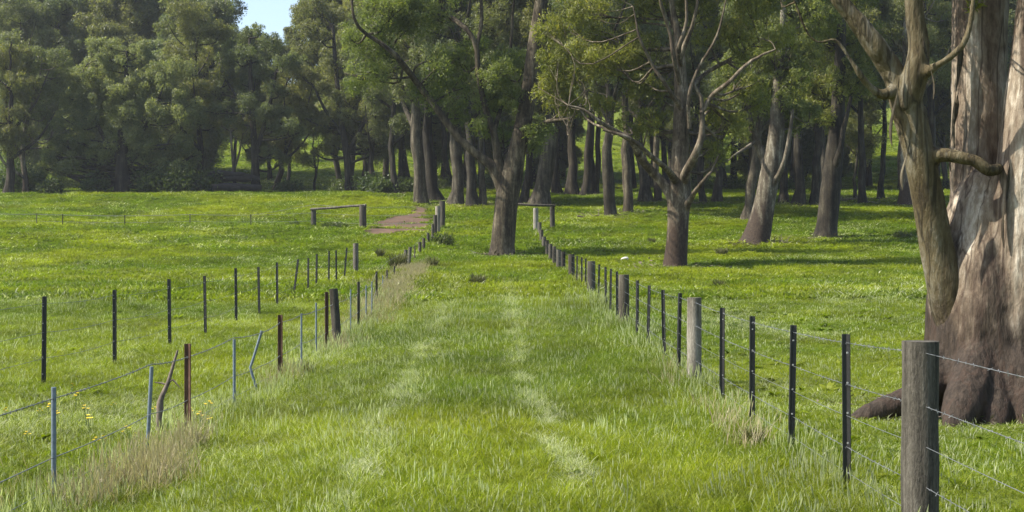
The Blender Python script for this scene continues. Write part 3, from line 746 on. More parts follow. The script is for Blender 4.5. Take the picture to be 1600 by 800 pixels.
mb.build('branch', M_BARK_LIMB, big)
make_crown('crown', cl, 1500, .13, .028, M_LEAF, big)

# ------------------------------------------------------------------ fences
def wood_post(parent, x, y, zt, w_, mat, lean=0.0, label=None, sq=False):
    mb = MB()
    z0 = float(gz(x, y)) - .25; h = zt - z0
    k = np.linspace(0, 1, 9)
    P = np.stack([x + lean * (k - 1) * h + 0 * k, y + 0 * k, z0 + k * h], 1) - np.array(parent.location)
    R = np.full(9, w_ / 2) * (1 + .05 * (rng.random(9) - .5)); R[-1] *= .97
    mb.tube(P, R, 14, rough=.05, lobes=.05)
    o = mb.build('wooden_post', mat, parent, smooth=True)
    for p_ in o.data.polygons:
        if len(p_.vertices) == 3: p_.use_smooth = False
    if label: o['label'] = label
    return o
def star_post(parent, x, y, zt, mat, lean=0.0, w_=.045, clips=True, label=None, name='steel_post'):
    """Y-section steel picket with pale wire clips"""
    mb = MB(); z0 = float(gz(x, y)) - .25; h = zt - z0
    o0 = np.array(parent.location)
    a0 = rng.random() * 6.28
    for q in range(3):
        a = a0 + q * 2.094
        d_ = np.array([math.cos(a), math.sin(a), 0]); s_ = np.array([-math.sin(a), math.cos(a), 0])
        B = np.array([x - lean * h, y, z0]) - o0; T = np.array([x, y, zt]) - o0
        V = []
        for c in (B, T):
            for u_, v_ in ((-.1, -.5), (1, -.35), (1, .35), (-.1, .5)):
                V.append(c + d_ * u_ * w_ * .85 + s_ * v_ * w_ * .35)
        mb.add(np.array(V), [[3, 2, 1, 0], [4, 5, 6, 7], [0, 1, 5, 4], [1, 2, 6, 5], [2, 3, 7, 6], [3, 0, 4, 7]])
    if clips:
        for k in range(5):
            zz = z0 + .25 + (h - .3) * (.12 + .2 * k)
            f = (zz - z0) / h
            mb.box(np.array([x - lean * h * (1 - f), y - w_ * .9, zz]) - o0, (.013, .012, .013), m=1)
    o = mb.build(name, [mat, M_CLIP], parent, smooth=False)
    if label: o['label'] = label
    return o
def rod_post(parent, pts, r, mat, label=None):
    mb = MB(); P = spline(pts, 14) if len(pts) > 3 else np.array(pts, float)
    P = P - np.array(parent.location); mb.tube(P, np.full(len(P), r), 8)
    o = mb.build('steel_dropper', mat, parent)
    if label: o['label'] = label
    return o
def wire(parent, P, r, mat, barbs=0, sag=.03):
    """P: support points; the wire sags a little between them"""
    mb = MB(); P = np.asarray(P, float); out = []
    for a, b in zip(P[:-1], P[1:]):
        for k in np.linspace(0, 1, 5)[:-1]:
            q = a * (1 - k) + b * k; q = q.copy(); q[2] -= sag * 4 * k * (1 - k); out.append(q)
    out.append(P[-1]); out = np.array(out) - np.array(parent.location)
    mb.tube(out, np.full(len(out), r), 5, cap=False)
    if barbs:
        L = np.linalg.norm(np.diff(out, axis=0), axis=1); cum = np.concatenate([[0], np.cumsum(L)])
        for s in np.arange(.05, min(cum[-1], 26), barbs):
            c = np.array([np.interp(s, cum, out[:, k]) for k in range(3)])
            for q in range(2):
                u = rng.normal(size=3); u /= np.linalg.norm(u)
                mb.tube([c - u * .016, c + u * .016], [r * .8, r * .5], 4, cap=False)
    return mb.build('wire', mat, parent)

# right fence
fr = thing('wire_fence', 'straight wire fence of thick wooden posts and black pickets along the lane', 'fence', (2.65, 9, 0))
RP = [('w', 1439, 533, 57), ('s', 1322, 522), ('s', 1239, 508), ('s', 1175, 494), ('s', 1129, 481), ('w', 1085, 465, 23), ('s', 1062, 458), ('s', 1036, 453), ('s', 1015, 446), ('s', 996, 438), ('w', 975, 429, 17),
      ('s', 964, 424), ('s', 955, 420), ('s', 946, 417), ('s', 936, 413), ('w', 924, 408, 13), ('s', 915, 404), ('s', 909, 402), ('s', 902, 400), ('w', 893, 397, 10), ('w', 880, 393, 7), ('w', 873, 390, 8), ('w', 866, 385, 6), ('w', 860, 381, 6), ('w', 855, 376, 6), ('w', 850, 370, 7), ('w', 846, 360, 6), ('w', 843, 350, 6)]
far_d = {880: 70, 873: 74, 866: 78, 860: 82, 855: 86, 850: 91, 846: 97, 843: 103}
sup = [(2.65, 4.0, 1.3)]
for r_ in RP:
    px = r_[1]
    d = far_d.get(px) or 2.65 * F / (px - 800)
    x_ = wx(px, d); zt = max(wz(r_[2], d), float(gz(x_, d)) + 1.0)
    if r_[0] == 'w':
        wood_post(fr, x_, d, zt, r_[3] * d / F, M_WOOD if px > 1000 else M_WOOD_DK, label={1439: 'thick weathered grey post nearest the viewer', 1085: 'grey post standing before the black pickets'}.get(px))
    else: star_post(fr, x_, d, zt, M_BLACK, lean=random.uniform(-.025, .025), w_=.042)
    sup.append((x_, d, zt))
for k, hh in enumerate([.945, .68, .48, .28, .12]):
    P = [(a, b - .03, float(gz(a, b)) * (1 - hh) + hh * c) for a, b, c in sup]
    wire(fr, P, .0024, M_WIRE, barbs=.14 if k in (0, 1, 3) else 0, sag=.006)
# right end assembly
def rail_frame(label, posts, rail, loc, mats, name='rail_fence'):
    t_ = thing(name, label, 'rail fence', loc)
    for (px, yt, d, wp), mt in zip(posts, mats):
        x_ = wx(px, d); wood_post(t_, x_, d, wz(yt, d), wp * d / F, mt, label='bleached white post' if mt is M_WOOD_PALE else None)
    if rail:
        mb = MB(); P = np.array([[wx(a, d), d - .2, wz(b, d)] for a, b, d in rail]) - np.array(t_.location)
        P = spline(P, 8); mb.tube(P, np.full(8, .10), 9, rough=.06); mb.build('rail', M_WOOD_DK, t_)
    return t_
rail_frame('wooden rail on posts with one bleached white post at the top of the right fence', [(837, 325, 108, 8), (863, 321, 110, 8), (792, 320, 109, 8)], [(788, 319.5, 109), (812, 319.5, 109), (840, 321, 109), (867, 321.5, 110)], (wx(837, 108), 108, float(gz(wx(837, 108), 108))), [M_WOOD_PALE, M_WOOD_DK, M_WOOD_DK])
rail_frame('wooden two-post strainer with sloping top rail in the left paddock', [(490, 326, 112, 8), (567, 320, 110, 11)], [(486, 327, 112), (520, 325, 111.5), (545, 322.5, 111), (572, 321, 110)], (wx(530, 111), 111, float(gz(wx(530, 111), 111))), [M_WOOD_DK, M_WOOD_DK])
rail_frame('pair of strainer posts, one pale, at the top of the left lane fence', [(684, 322, 106, 8), (691, 314, 110, 9), (680, 336, 104, 6)], None, (wx(688, 108), 108, float(gz(wx(688, 108), 108))), [M_WOOD_PALE, M_WOOD_DK, M_WOOD_DK], 'fence_end')

# left lane fence
fl_ = thing('wire_fence', 'ragged old wire fence of bluish droppers and rusty pickets along the left of the lane', 'fence', (-4, 12, -.4))
LP = [('g', 84, 605, 0), ('g', 237, 573, .045), ('r', 294, 537, 0), ('g', 366, 530, .0), ('b', 409, 517, 0), ('r', 438, 492, 0), ('g', 471, 490, 0), ('g', 494, 473, 0), ('r', 510, 456, 0), ('w', 521, 451, -.07), ('g', 548, 452, 0), ('k', 560, 440, 0), ('g', 572, 446, 0), ('g', 581, 440, 0), ('k', 588, 424, 0), ('g', 598, 430, 0), ('k', 605, 422, 0), ('k', 616, 416, 0), ('w', 634, 390, .05), ('w', 641, 386, .08), ('k', 648, 384, 0), ('w', 656, 378, 0), ('w', 662, 372, 0), ('w', 669, 364, 0), ('w', 676, 350, 0)]
lfar = {588: 45, 598: 50, 605: 55, 616: 62, 634: 74, 641: 78, 648: 81, 656: 86, 662: 89, 669: 93, 676: 99}
sup = [(-4.0, 6.0)]
for ty, px, yt, ln in LP:
    d = lfar.get(px) or 4.0 * F / (800 - px)
    x_ = wx(px, d); zt = wz(yt, d)
    if ty == 'g': rod_post(fl_, [(x_ - ln * 1.4, d, float(gz(x_, d)) - .2), (x_, d, zt)], .022 if d < 26 else .019, M_GALV)
    elif ty == 'b':
        zb = float(gz(x_, d)) - .1
        kx, kz = wx(391, d), wz(574, d); bx_ = wx(404, d)
        mb = MB(); P = np.array([(bx_, d, zb), (wx(400, d), d, wz(605, d)), (wx(392.5, d), d, wz(580, d)), (kx, d, kz), (wx(394, d), d, wz(566, d)), (x_, d, zt)]) - np.array(fl_.location)
        mb.tube(P, np.full(6, .022), 8); mb.build('steel_dropper', M_GALV, fl_)['label'] = 'kinked bluish dropper bent sharply in the middle'
    elif ty == 'w': wood_post(fl_, x_, d, zt, .20 if px < 600 else .2, M_WOOD_DK, lean=ln, label='old grey wooden post leaning left' if px < 600 else None)
    else: star_post(fl_, x_, d, zt, M_RUST if ty == 'r' else M_WOOD_DK, w_=.055 if ty == 'r' else .05, clips=False, label='rusty red-brown steel picket' if ty == 'r' else None)
    sup.append((x_, d))
for k, hh in enumerate([1.0, .46, .2]):
    wire(fl_, [(a, b - .02, float(gz(a, b)) + hh * (1.0 if b < 70 else 1.0) + random.uniform(-.03, .03)) for a, b in sup], .005 if k < 2 else .003, M_WIRE_DK, barbs=.13 if k == 0 else 0, sag=.02)
# left paddock fence of black pickets
fb = thing('wire_fence', 'line of slim black steel pickets ending at one wooden post inside the left paddock', 'fence', (-7.25, 22, -.2))
BP = [(69, 463, 0), (179, 453, 0), (264, 436, 0), (320, 431, 0), (368, 419, 0), (404, 417, 0), (433, 410, 0), (466, 405, .11), (482, 403, 0), (495, 397, 0), (514, 392, 0), (525, 391, 0), (542, 387, .08)]
sup = [(-7.25, 10.0)]
for px, yt, ln in BP:
    d = 7.25 * F / (800 - px); x_ = wx(px, d)
    star_post(fb, x_, d, wz(yt, d), M_BLACK, lean=ln + random.uniform(-.02, .02), w_=.047, clips=d < 40); sup.append((x_, d))
d = 66.0; x_ = wx(556, d); wood_post(fb, x_, d, wz(380, d), .26, M_WOOD_DK); sup.append((x_, d))
for hh in (1.25, .8, .4): wire(fb, [(a, b, float(gz(a, b)) + hh) for a, b in sup], random.uniform(.003, .0045), M_WIRE_DK, sag=.04)
# cross fence at the top of the left paddock and over the lane mouth
fc = thing('wire_fence', 'thin far wire fence crossing the top of the left paddock past the bare red soil', 'fence', (wx(300, 112), 112, 4))
sup = []
for px in (-30, 57, 98, 195, 297, 392, 490): 
    x_ = wx(px, 112.3); sup.append((x_, 112.3))
    if px < 480: star_post(fc, x_, 112.3, float(gz(x_, 112.3)) + 1.05, M_WOOD_DK, w_=.05, clips=False)
for px in (567, 630, 691): sup.append((wx(px, 110.4), 110.4))
for hh in (1.75, 1.1, .45): wire(fc, [(a, b, float(gz(a, b)) + (hh if i >= 6 else min(hh, 1.0) * (1 if hh < 1.5 else .98))) for i, (a, b) in enumerate(sup)], .010, M_WIRE_DK, sag=.03)

# ------------------------------------------------------------------ small things
d = 4.15 * F / (800 - 258)
t_ = thing('dead_stick', 'crooked dead stick in the left fence between a bluish dropper and a rusty picket', 'stick', (wx(250, d), d, float(gz(wx(250, d), d))))
mb = MB()
P = np.array([(wx(249, d), d, wz(672, d)), (wx(250, d), d, wz(645, d)), (wx(251, d), d, wz(625, d)), (wx(261, d), d + .05, wz(598, d)), (wx(268, d), d + .1, wz(570, d)), (wx(274, d), d + .12, wz(548, d))]) - np.array(t_.location)
mb.tube(spline(P, 16), np.interp(np.linspace(0, 1, 16), [0, .3, .45, 1], [.045, .045, .03, .012]), 8, rough=.15)
mb.tube(P[3:4].repeat(3, 0) + np.array([[0, 0, 0], [.06, 0, .03], [.14, 0, -.06]]), [.018, .012, .006], 6)
mb.tube(P[3:4].repeat(3, 0) + np.array([[0, 0, -.03], [-.08, 0, -.01], [-.16, 0, 0]]), [.014, .01, .006], 6)
mb.build('stem', M_TWIG, t_)
# pale stone in the right paddock
X, D = at_ground(977, 409)
mb = MB(); k = np.linspace(0, 1, 9)
mb.tube(np.stack([(k - .5) * .5, k * .1, .09 + .05 * np.sin(k * 3)], 1), .13 * np.sin(np.clip(k * .94 + .03, 0, 1) * np.pi) ** .6, 10, rough=.3)
o = mb.build('stone', M_STONE); o.location = (X, D, float(gz(X, D)) + .02)
tag(o, 'pale stone lying in the grass left of the spreading paddock tree', 'stone')
def fallen(label, px, py, ln, r_, ang, dist=None):
    X, D = at_ground(px, py); t0 = thing('fallen_branch', label, 'branch', (X, D, float(gz(X, D))), 'fallen branches under the grove')
    k = np.linspace(-1, 1, 12); xx = X + k * ln / 2 * math.cos(ang); yy = D + k * ln / 2 * math.sin(ang)
    zz = gz(xx, yy) + r_ * .8 + .12 + .08 * np.sin(k * 5)
    P = np.stack([xx - X, yy - D, zz - float(gz(X, D))], 1); mb = MB(); mb.tube(P, r_ * (1 - .35 * (k + 1)), 8, rough=.2)
    for q in (4, 6, 8):
        e = P[q] + np.array([rng.normal() * .5, rng.normal() * .4, .3 + .4 * rng.random()]); mb.tube(spline([P[q], (P[q] + e) / 2 + rng.normal(size=3) * .08, e], 6), np.linspace(r_ * .4, r_ * .1, 6), 6)
    mb.build('stem', M_TWIG, t0)
fallen('pale fallen branch lying by the thin sapling right of the straight brown tree', 1322, 316, 4.5, .16, .1)
fallen('long fallen branch on the slope before the huge foreground gum', 1372, 318, 3.5, .10, -.2)
fallen('short fallen branch at the foot of the leaning pinkish trunk', 1222, 384, 1.6, .06, .4)
fallen('dead branch in the shade left of the spreading paddock tree', 925, 342, 2.6, .08, .2)
# rotting log heap at the forest edge
X, D = at_ground(355, 301)
t_ = thing('log_heap', 'dark heap of fallen logs under the trees at the back of the left paddock', 'log heap', (X, D, float(gz(X, D))))
for (x0, z0, x1, z1, r_, yy) in [(-3.6, .5, 3.8, .6, .55, 0), (-3.0, 1.3, 2.6, 1.75, .5, .4), (-2.2, 1.9, 0.4, 2.3, .4, .2), (.3, 2.0, 3.5, 1.7, .35, .6), (-3.7, .9, -1.0, 2.2, .3, -.4), (-1.5, .4, 1.5, .45, .5, -.9)]:
    mb = MB(); k = np.linspace(0, 1, 10)
    mb.tube(np.stack([x0 + (x1 - x0) * k, yy + .5 * k, z0 + (z1 - z0) * k + .15 * np.sin(k * 4)], 1), r_ * (1 - .3 * k), 10, rough=.2)
    mb.build('log', M_STUMP, t_)

# ------------------------------------------------------------------ shrubs and tussocks
def leafy(name, label, cat, px, py, wpx, hpx, mat, n, L, W, group=None, droop=0.1, sink=.1, dist=None):
    X, D = at_ground(px, py) if dist is None else (wx(px, dist), dist)
    t0 = thing(name, label, cat, (X, D, float(gz(X, D)) - sink), group)
    wd, ht = (wpx / 2 * D / F, hpx * D / F) if dist is None else (wpx, hpx)
    P = []; 
    for k in range(14):
        a = rng.random() * 6.28; rr = math.sqrt(rng.random()) * .75
        c = np.array([math.cos(a) * rr * wd, math.sin(a) * rr * wd, ht * (.2 + .6 * rng.random() * (1 - rr * .6))])
        P.append(c + rng.normal(size=(n // 14, 3)) * np.array([wd, wd, ht]) * .2)
    P = np.concatenate(P); P[:, 2] = np.abs(P[:, 2])
    V, Q, tint = leaves(P, L, W, droop)
    o = new_mesh('foliage', V, Q, mat, smooth=False, parent=t0)
    ca = o.data.color_attributes.new('tint', 'FLOAT_COLOR', 'POINT'); ca.data.foreach_set('color', tint.astype(np.float32).ravel())
    mb = MB()
    for k in range(9):
        a = rng.random() * 6.28
        mb.tube(spline([(0, 0, -.1), (math.cos(a) * wd * .3, math.sin(a) * wd * .3, ht * .4), (math.cos(a) * wd * .6, math.sin(a) * wd * .6, ht * .8)], 5), np.linspace(.03, .008, 5), 5, cap=False)
    mb.build('stems', M_TWIG, t0)
    return t0
leafy('shrub', 'low dark shrub beside the left lane fence below the strainer posts', 'shrub', 690, 386, 40, 22, M_LEAF_BUSH, 2200, .22, .08)
leafy('shrub', 'dark leafy weed left of the bleached two-post strainer in the left paddock', 'shrub', 461, 354, 24, 10, M_LEAF_BUSH, 900, .25, .1)
leafy('shrub', 'dark leafy weed between the two strainer posts in the left paddock', 'shrub', 525, 358, 44, 14, M_LEAF_BUSH, 1400, .25, .1)
leafy('shrub', 'low grey-green shrub in the grass on the far right of the paddock', 'shrub', 1408, 374, 40, 16, M_LEAF_BUSH, 900, .2, .06)
leafy('shrub', 'rounded green bush at the left forest edge under the pale branched gum', 'shrub', 78, 303, 46, 26, M_LEAF_BUSH, 2400, .35, .13)
for i, (px, w_, h_) in enumerate([(20, 70, 55), (58, 40, 36), (150, 50, 32), (230, 70, 45), (275, 70, 50), (322, 60, 38), (455, 50, 22), (600, 50, 26), (636, 30, 20), (572, 44, 30)]):
    leafy('shrub', 'dark undergrowth shrub along the foot of the left forest', 'shrub', px, 302, w_, h_, M_LEAF_BUSH, 2400, .4, .15, 'undergrowth shrubs at the left forest edge')

for px, dd, w_, h_ in [(608, 172, 2.2, 2.5), (700, 175, 2.6, 2.4), (770, 178, 2.4, 2.6), (1090, 180, 2.8, 2.4), (1140, 186, 3.0, 2.8), (1210, 182, 2.8, 2.6), (1262, 178, 2.5, 2.0), (1440, 182, 2.8, 2.8), (1500, 178, 3, 3), (540, 180, 2.4, 2.2), (640, 184, 2.6, 2.4)]:
    leafy('shrub', 'dark undergrowth shrub in the shade of the wood behind the grove', 'shrub', px, None, w_, h_, M_LEAF_BUSH, 2000, .4, .15, 'undergrowth shrubs in the wood', dist=dd)
def blade_mesh(g, n, spread, h, w_, bend, seedhead=0.0, flop=0.0):
    V = []; Q = []; B = []
    for i in range(n):
        a = g.uniform(0, 6.28); rr = spread * math.sqrt(g.random())
        p = np.array([math.cos(a) * rr, math.sin(a) * rr, -.02])
        hh = h * g.uniform(.45, 1.2); ww = w_ * g.uniform(.6, 1.3)
        da = a + g.normal() * .9 if rr > spread * .3 else g.uniform(0, 6.28)
        dirv = np.array([math.cos(da), math.sin(da), 0]); sa = g.uniform(0, 6.28)
        side = np.array([math.cos(sa), math.sin(sa), 0])
        bd = bend * g.uniform(.3, 1.5) + (flop if g.random() < .4 else 0)
        rnd = (g.random(), g.random())
        b0 = len(V) 
        for k, f in enumerate((0, .4, .75, 1.0)):
            c = p + np.array([0, 0, 1]) * hh * (f - .35 * min(bd, 1.3) * f * f) + dirv * hh * bd * f * f
            wk = ww * (1, .9, .6, .08)[k] * .5
            V += [c - side * wk, c + side * wk]; B += [(f, rnd[0], rnd[1], 1)] * 2
        for k in range(3): Q.append((b0 + 2 * k, b0 + 2 * k + 1, b0 + 2 * k + 3, b0 + 2 * k + 2))
        if seedhead and g.random() < seedhead:
            b1 = len(V); tp = p + np.array([0, 0, 1]) * hh * (1 - .35 * min(bd, 1.3)) + dirv * hh * bd
            for s2 in (side, np.cross(side, [0, 0, 1])):
                b1 = len(V)
                V += [tp - s2 * ww * .8 - np.array([0, 0, .0]), tp + np.array([0, 0, -.07]), tp + s2 * ww * .8, tp + np.array([0, 0, .05])]
                B += [(1, rnd[0], 0.0, 1)] * 4; Q.append((b1, b1 + 1, b1 + 2, b1 + 3))
    return np.array(V), np.array(Q), np.array(B)
SRC = bpy.data.collections.new('grass_sources')
def grass_source(name, mat, *a, **k):
    g = np.random.default_rng(len(SRC.objects) + 50)
    V, Q, B = blade_mesh(g, *a, **k)
    me = bpy.data.meshes.new(name)
    me.from_pydata(V.tolist(), [], Q.tolist()); me.materials.append(mat)
    ca = me.color_attributes.new('blade', 'FLOAT_COLOR', 'POINT'); ca.data.foreach_set('color', B.astype(np.float32).ravel())
    me.polygons.foreach_set('use_smooth', np.ones(len(me.polygons), bool))
    o = bpy.data.objects.new(name, me); SRC.objects.link(o)
for k in range(4): grass_source('a%d' % k, M_GRASS, 44, .13, .15, .0075, .65, flop=.6)      # 0-3 lush
for k in range(3): grass_source('b%d' % k, M_GRASS, 44, .14, .09, .009, .9)                # 4-6 grazed
for k in range(2): grass_source('c%d' % k, M_GRASS, 20, .12, .23, .008, .6, seedhead=.5)   # 7-8 seeding
for k in range(3): grass_source('d%d' % k, M_GRASS, 56, .22, .15, .026, .8)                # 9-11 broad, far
def rosette(name, n, r_, w_):
    g = np.random.default_rng(len(SRC.objects) + 50); V = []; Q = []; B = []
    for i in range(n):
        a = g.uniform(0, 6.28); l = r_ * g.uniform(.6, 1.2); u = np.array([math.cos(a), math.sin(a), 0]); s2 = np.array([-u[1], u[0], 0]); up = g.uniform(.25, 1.0)
        b0 = len(V); rr = (g.random() * .4, g.random())
        for f, wk in ((.1, .25), (.45, 1), (.8, .8), (1.0, .1)):
            c = u * l * f + np.array([0, 0, l * up * (f - .55 * f * f)]) ; V += [c - s2 * w_ * wk, c + s2 * w_ * wk]; B += [(f, rr[0], .96, 1)] * 2
        for k in range(3): Q.append((b0 + 2 * k, b0 + 2 * k + 1, b0 + 2 * k + 3, b0 + 2 * k + 2))
    me = bpy.data.meshes.new(name); me.from_pydata([list(v) for v in V], [], Q); me.materials.append(M_GRASS)
    ca = me.color_attributes.new('blade', 'FLOAT_COLOR', 'POINT'); ca.data.foreach_set('color', np.array(B, np.float32).ravel())
    o = bpy.data.objects.new(name, me); SRC.objects.link(o)
rosette('e0', 14, .16, .028); rosette('e1', 18, .12, .02)
grass_source('f0', M_GRASS, 40, .12, .17, .009, 1.6, flop=.8); grass_source('f1', M_GRASS, 40, .14, .15, .010, 1.8, flop=.6)   # 14-15 flattened
def scatter(name, X, Y, idx, tint, rot, scl, src, z=None):
    me = bpy.data.meshes.new(name)
    n = len(X); P = np.stack([X, Y, gz(X, Y) if z is None else z], 1).astype(np.float32)
    me.vertices.add(n); me.vertices.foreach_set('co', P.ravel())
    for nm, ty, arr in (('idx', 'INT', idx), ('tint', 'FLOAT_COLOR', tint), ('rot', 'FLOAT_VECTOR', rot), ('scl', 'FLOAT_VECTOR', scl)):
        at = me.attributes.new(nm, ty, 'POINT')
        at.data.foreach_set({'INT': 'value', 'FLOAT_COLOR': 'color', 'FLOAT_VECTOR': 'vector'}[ty], np.ascontiguousarray(arr, np.int32 if ty == 'INT' else np.float32).ravel())
    o = bpy.data.objects.new(name, me); COL.objects.link(o)
    ng = bpy.data.node_groups.new(name, 'GeometryNodeTree')
    ng.interface.new_socket('Geometry', in_out='INPUT', socket_type='NodeSocketGeometry')
    ng.interface.new_socket('Geometry', in_out='OUTPUT', socket_type='NodeSocketGeometry')
    gi = ng.nodes.new('NodeGroupInput'); go = ng.nodes.new('NodeGroupOutput')
    ci = ng.nodes.new('GeometryNodeCollectionInfo'); ci.inputs['Collection'].default_value = src
    ci.inputs['Separate Children'].default_value = True; ci.inputs['Reset Children'].default_value = True
    ip = ng.nodes.new('GeometryNodeInstanceOnPoints'); ip.inputs['Pick Instance'].default_value = True
    def attr(nm, ty):
        a_ = ng.nodes.new('GeometryNodeInputNamedAttribute'); a_.data_type = ty; a_.inputs['Name'].default_value = nm; return a_.outputs[0]
    ng.links.new(gi.outputs[0], ip.inputs['Points']); ng.links.new(ci.outputs[0], ip.inputs['Instance'])
    ng.links.new(attr('idx', 'INT'), ip.inputs['Instance Index']); ng.links.new(attr('rot', 'FLOAT_VECTOR'), ip.inputs['Rotation'])
    ng.links.new(attr('scl', 'FLOAT_VECTOR'), ip.inputs['Scale']); ng.links.new(ip.outputs[0], go.inputs[0])
    md = o.modifiers.new('scatter', 'NODES'); md.node_group = ng
    tag(o, kind='stuff'); return o
GP = []
for d0, d1, n, ws in [(6.5, 14, 9000, .85), (14, 25, 17000, 1.0), (25, 45, 34000, 1.3), (45, 90, 60000, 1.9), (90, 168, 80000, 2.9), (168, 330, 30000, 5.0)]:
    Y = np.sqrt(rng.uniform(d0 ** 2, d1 ** 2, n)); X = rng.uniform(-1, 1, n) * (Y * .40 + 3.0)
    GP.append(np.stack([X, Y, np.full(n, ws)], 1))
GP = np.concatenate(GP)
X, Y, WS = GP.T
keep = ~in_poly(X + (fbm(X * .8, Y * .8) - .5) * 2.0, Y + (fbm(X * .7 + 9, Y * .7) - .5) * 5, DIRT) | (fbm(X * .7 + 33, Y * .45, 3) > .70)
dirt_line = None
X, Y, WS = X[keep], Y[keep], WS[keep]
n = len(X)
XR = np.interp(Y, [0, 66, 108], [2.65, 2.65, 1.9]); XL = np.interp(Y, [0, 38, 55, 80, 110], [-4.0, -4.0, -4.9, -5.8, -5.5])
lane = (X < XR) & (X > XL)
tl = np.interp(Y, [8, 24, 45, 100], [-1.15, -1.63, -2.0, -3.0]) + (fbm(Y * .5, Y * 0 + 3) - .5) * .5
trk = np.interp(Y, [8, 14.5, 21, 40, 100], [.55, .4, .14, 0, -.8]) + (fbm(Y * .5 + 60, Y * 0 + 3) - .5) * .4
wid = .07 + .09 * fbm(X * .3, Y * .4)
track = np.maximum(np.exp(-((X - tl) / (wid * 1.1)) ** 2), np.exp(-((X - trk) / wid) ** 2)) * np.clip((62 - Y) / 20, 0, 1)
track *= np.clip(fbm(X * 1.5 + 7, Y * .8, 3) * 4.5 - 1.6, 0, 1)
m1 = fbm(X * .22 + 11, Y * .22, 3); m2 = fbm(X * 1.3 + 2, Y * 1.1, 3); m3 = fbm(X * .07 + 31, Y * .07 + 3, 2)
tall = np.where(lane, np.where(Y < 16, .8, .92), .62) * (.6 + .9 * m2)
tall = np.where(~lane & (X < XL), tall * 1.15, tall) * (1 - .55 * track)
near_fence = np.exp(-((X - XL) / .5) ** 2) + np.exp(-((X - XR) / .35) ** 2)
tall *= 1 + .45 * np.clip(near_fence, 0, 1)
idx = np.where(WS > 1.5, rng.integers(9, 12, n), np.where(lane | (X < XL), rng.integers(0, 4, n), rng.integers(4, 7, n)))
seed_ = (WS < 1.5) & (rng.random(n) < .03 + .10 * np.clip(near_fence, 0, 1) + .2 * track)
idx = np.where(seed_, rng.integers(7, 9, n), idx)
weed = rng.random(n) < .012 + .06 * (fbm(X * .25 + 91, Y * .2 + 13, 2) > .6)
idx = np.where(weed, rng.integers(12, 14, n), idx)
tint = np.ones((n, 4))
GROUP_FAR = Y > 168
tint[:, 0] = np.clip((m1 - .5) * 1.9 + (m3 - .5) * 1.2 + .42 + rng.normal(size=n) * np.where(Y > 60, .09, .16) - .14 * (Y > 45) + .12 * (Y < 30), 0, 1)
tint[:, 1] = np.clip(.08 * lane * np.clip((-X - .9) / 1.2, 0, 1) * (Y < 70) + .30 * (~lane) * np.clip(fbm(X * .35 + 5, Y * .22 + 44, 4) * 4 - 2.1, 0, 1) + .02 + .05 * (m2 > .62) + .8 * track + .06 * np.clip(near_fence, 0, 1) + (Y < 60) * .10 * np.clip(fbm(X * .8, Y * .4 + 70) * 3 - 1.55, 0, 1), 0, .95)
tint[:, 2] = np.clip(.5 + (m2 - .5) * .9 + (fbm(X * .5 + 77, Y * .3) - .5) * .6 + rng.normal(size=n) * np.where(Y > 45, .06, .13), 0, 1)
rot = np.stack([rng.normal(size=n) * .16, rng.normal(size=n) * .16, rng.uniform(0, 6.28, n)], 1)
scl = np.stack([WS, WS, tall * np.where(WS > 1.5, np.where(lane, 1.0, 1.15), 1.0)], 1)
TR = np.array(TRUNKS + [(5.62, 16.6)])
near = np.zeros(n)
for tx_, ty_ in TR: near = np.maximum(near, np.exp(-(((X - tx_) / 1.7) ** 2 + ((Y - ty_) / 2.2) ** 2)))
near *= .5 + fbm(X * 1.2, Y * 1.2, 2)
scl[:, 2] *= 1 - .55 * np.clip(near, 0, 1); tint[:, 1] = np.clip(tint[:, 1] + .35 * near, 0, .9)
scl[weed, 2] = WS[weed] * .8
clumpy = np.clip(fbm(X * .55 + 21, Y * .4 + 8, 3) * 5 - 2.9, 0, 1) * (Y > 30)
scl[:, 2] *= 1 + 1.1 * clumpy; tint[:, 2] = np.clip(tint[:, 2] - .18 * clumpy, 0, 1)
# the two wheel lines: flattened grass, its pale sheen put into the tint
ty = 9 + 51 * rng.random(5200) ** 1.7
which = rng.random(5200) < .5
tx = np.where(which, np.interp(ty, [8, 24, 45, 100], [-1.15, -1.63, -2.0, -3.0]) + (fbm(ty * .5, ty * 0 + 3) - .5) * .5, np.interp(ty, [8, 14.5, 21, 40, 100], [.55, .4, .14, 0, -.8]) + (fbm(ty * .5 + 60, ty * 0 + 3) - .5) * .4)
tx = tx + rng.normal(size=5200) * np.where(which, .10, .055)
tk = (fbm(ty * 1.1 + which * 40, tx * 2.5, 3) > .49) & (rng.random(5200) < np.clip(ty / 20, .5, 1))
tx, ty = tx[tk], ty[tk]; k_ = len(tx)
X = np.concatenate([X, tx]); Y = np.concatenate([Y, ty]); idx = np.concatenate([idx, rng.integers(14, 16, k_)])
tint = np.concatenate([tint, np.stack([rng.random(k_) * .6, np.clip(.25 + .6 * rng.random(k_), 0, 1), .45 + .4 * rng.random(k_), np.ones(k_)], 1)])
rot = np.concatenate([rot, np.stack([rng.normal(size=k_) * .3, rng.normal(size=k_) * .3, rng.uniform(0, 6.28, k_)], 1)])
tw = .26 + ty * .012
scl = np.concatenate([scl, np.stack([tw, tw, tw * 1.3 + .25 * rng.random(k_)], 1)])
scatter('grass', X, Y, idx, tint, rot, scl, SRC)

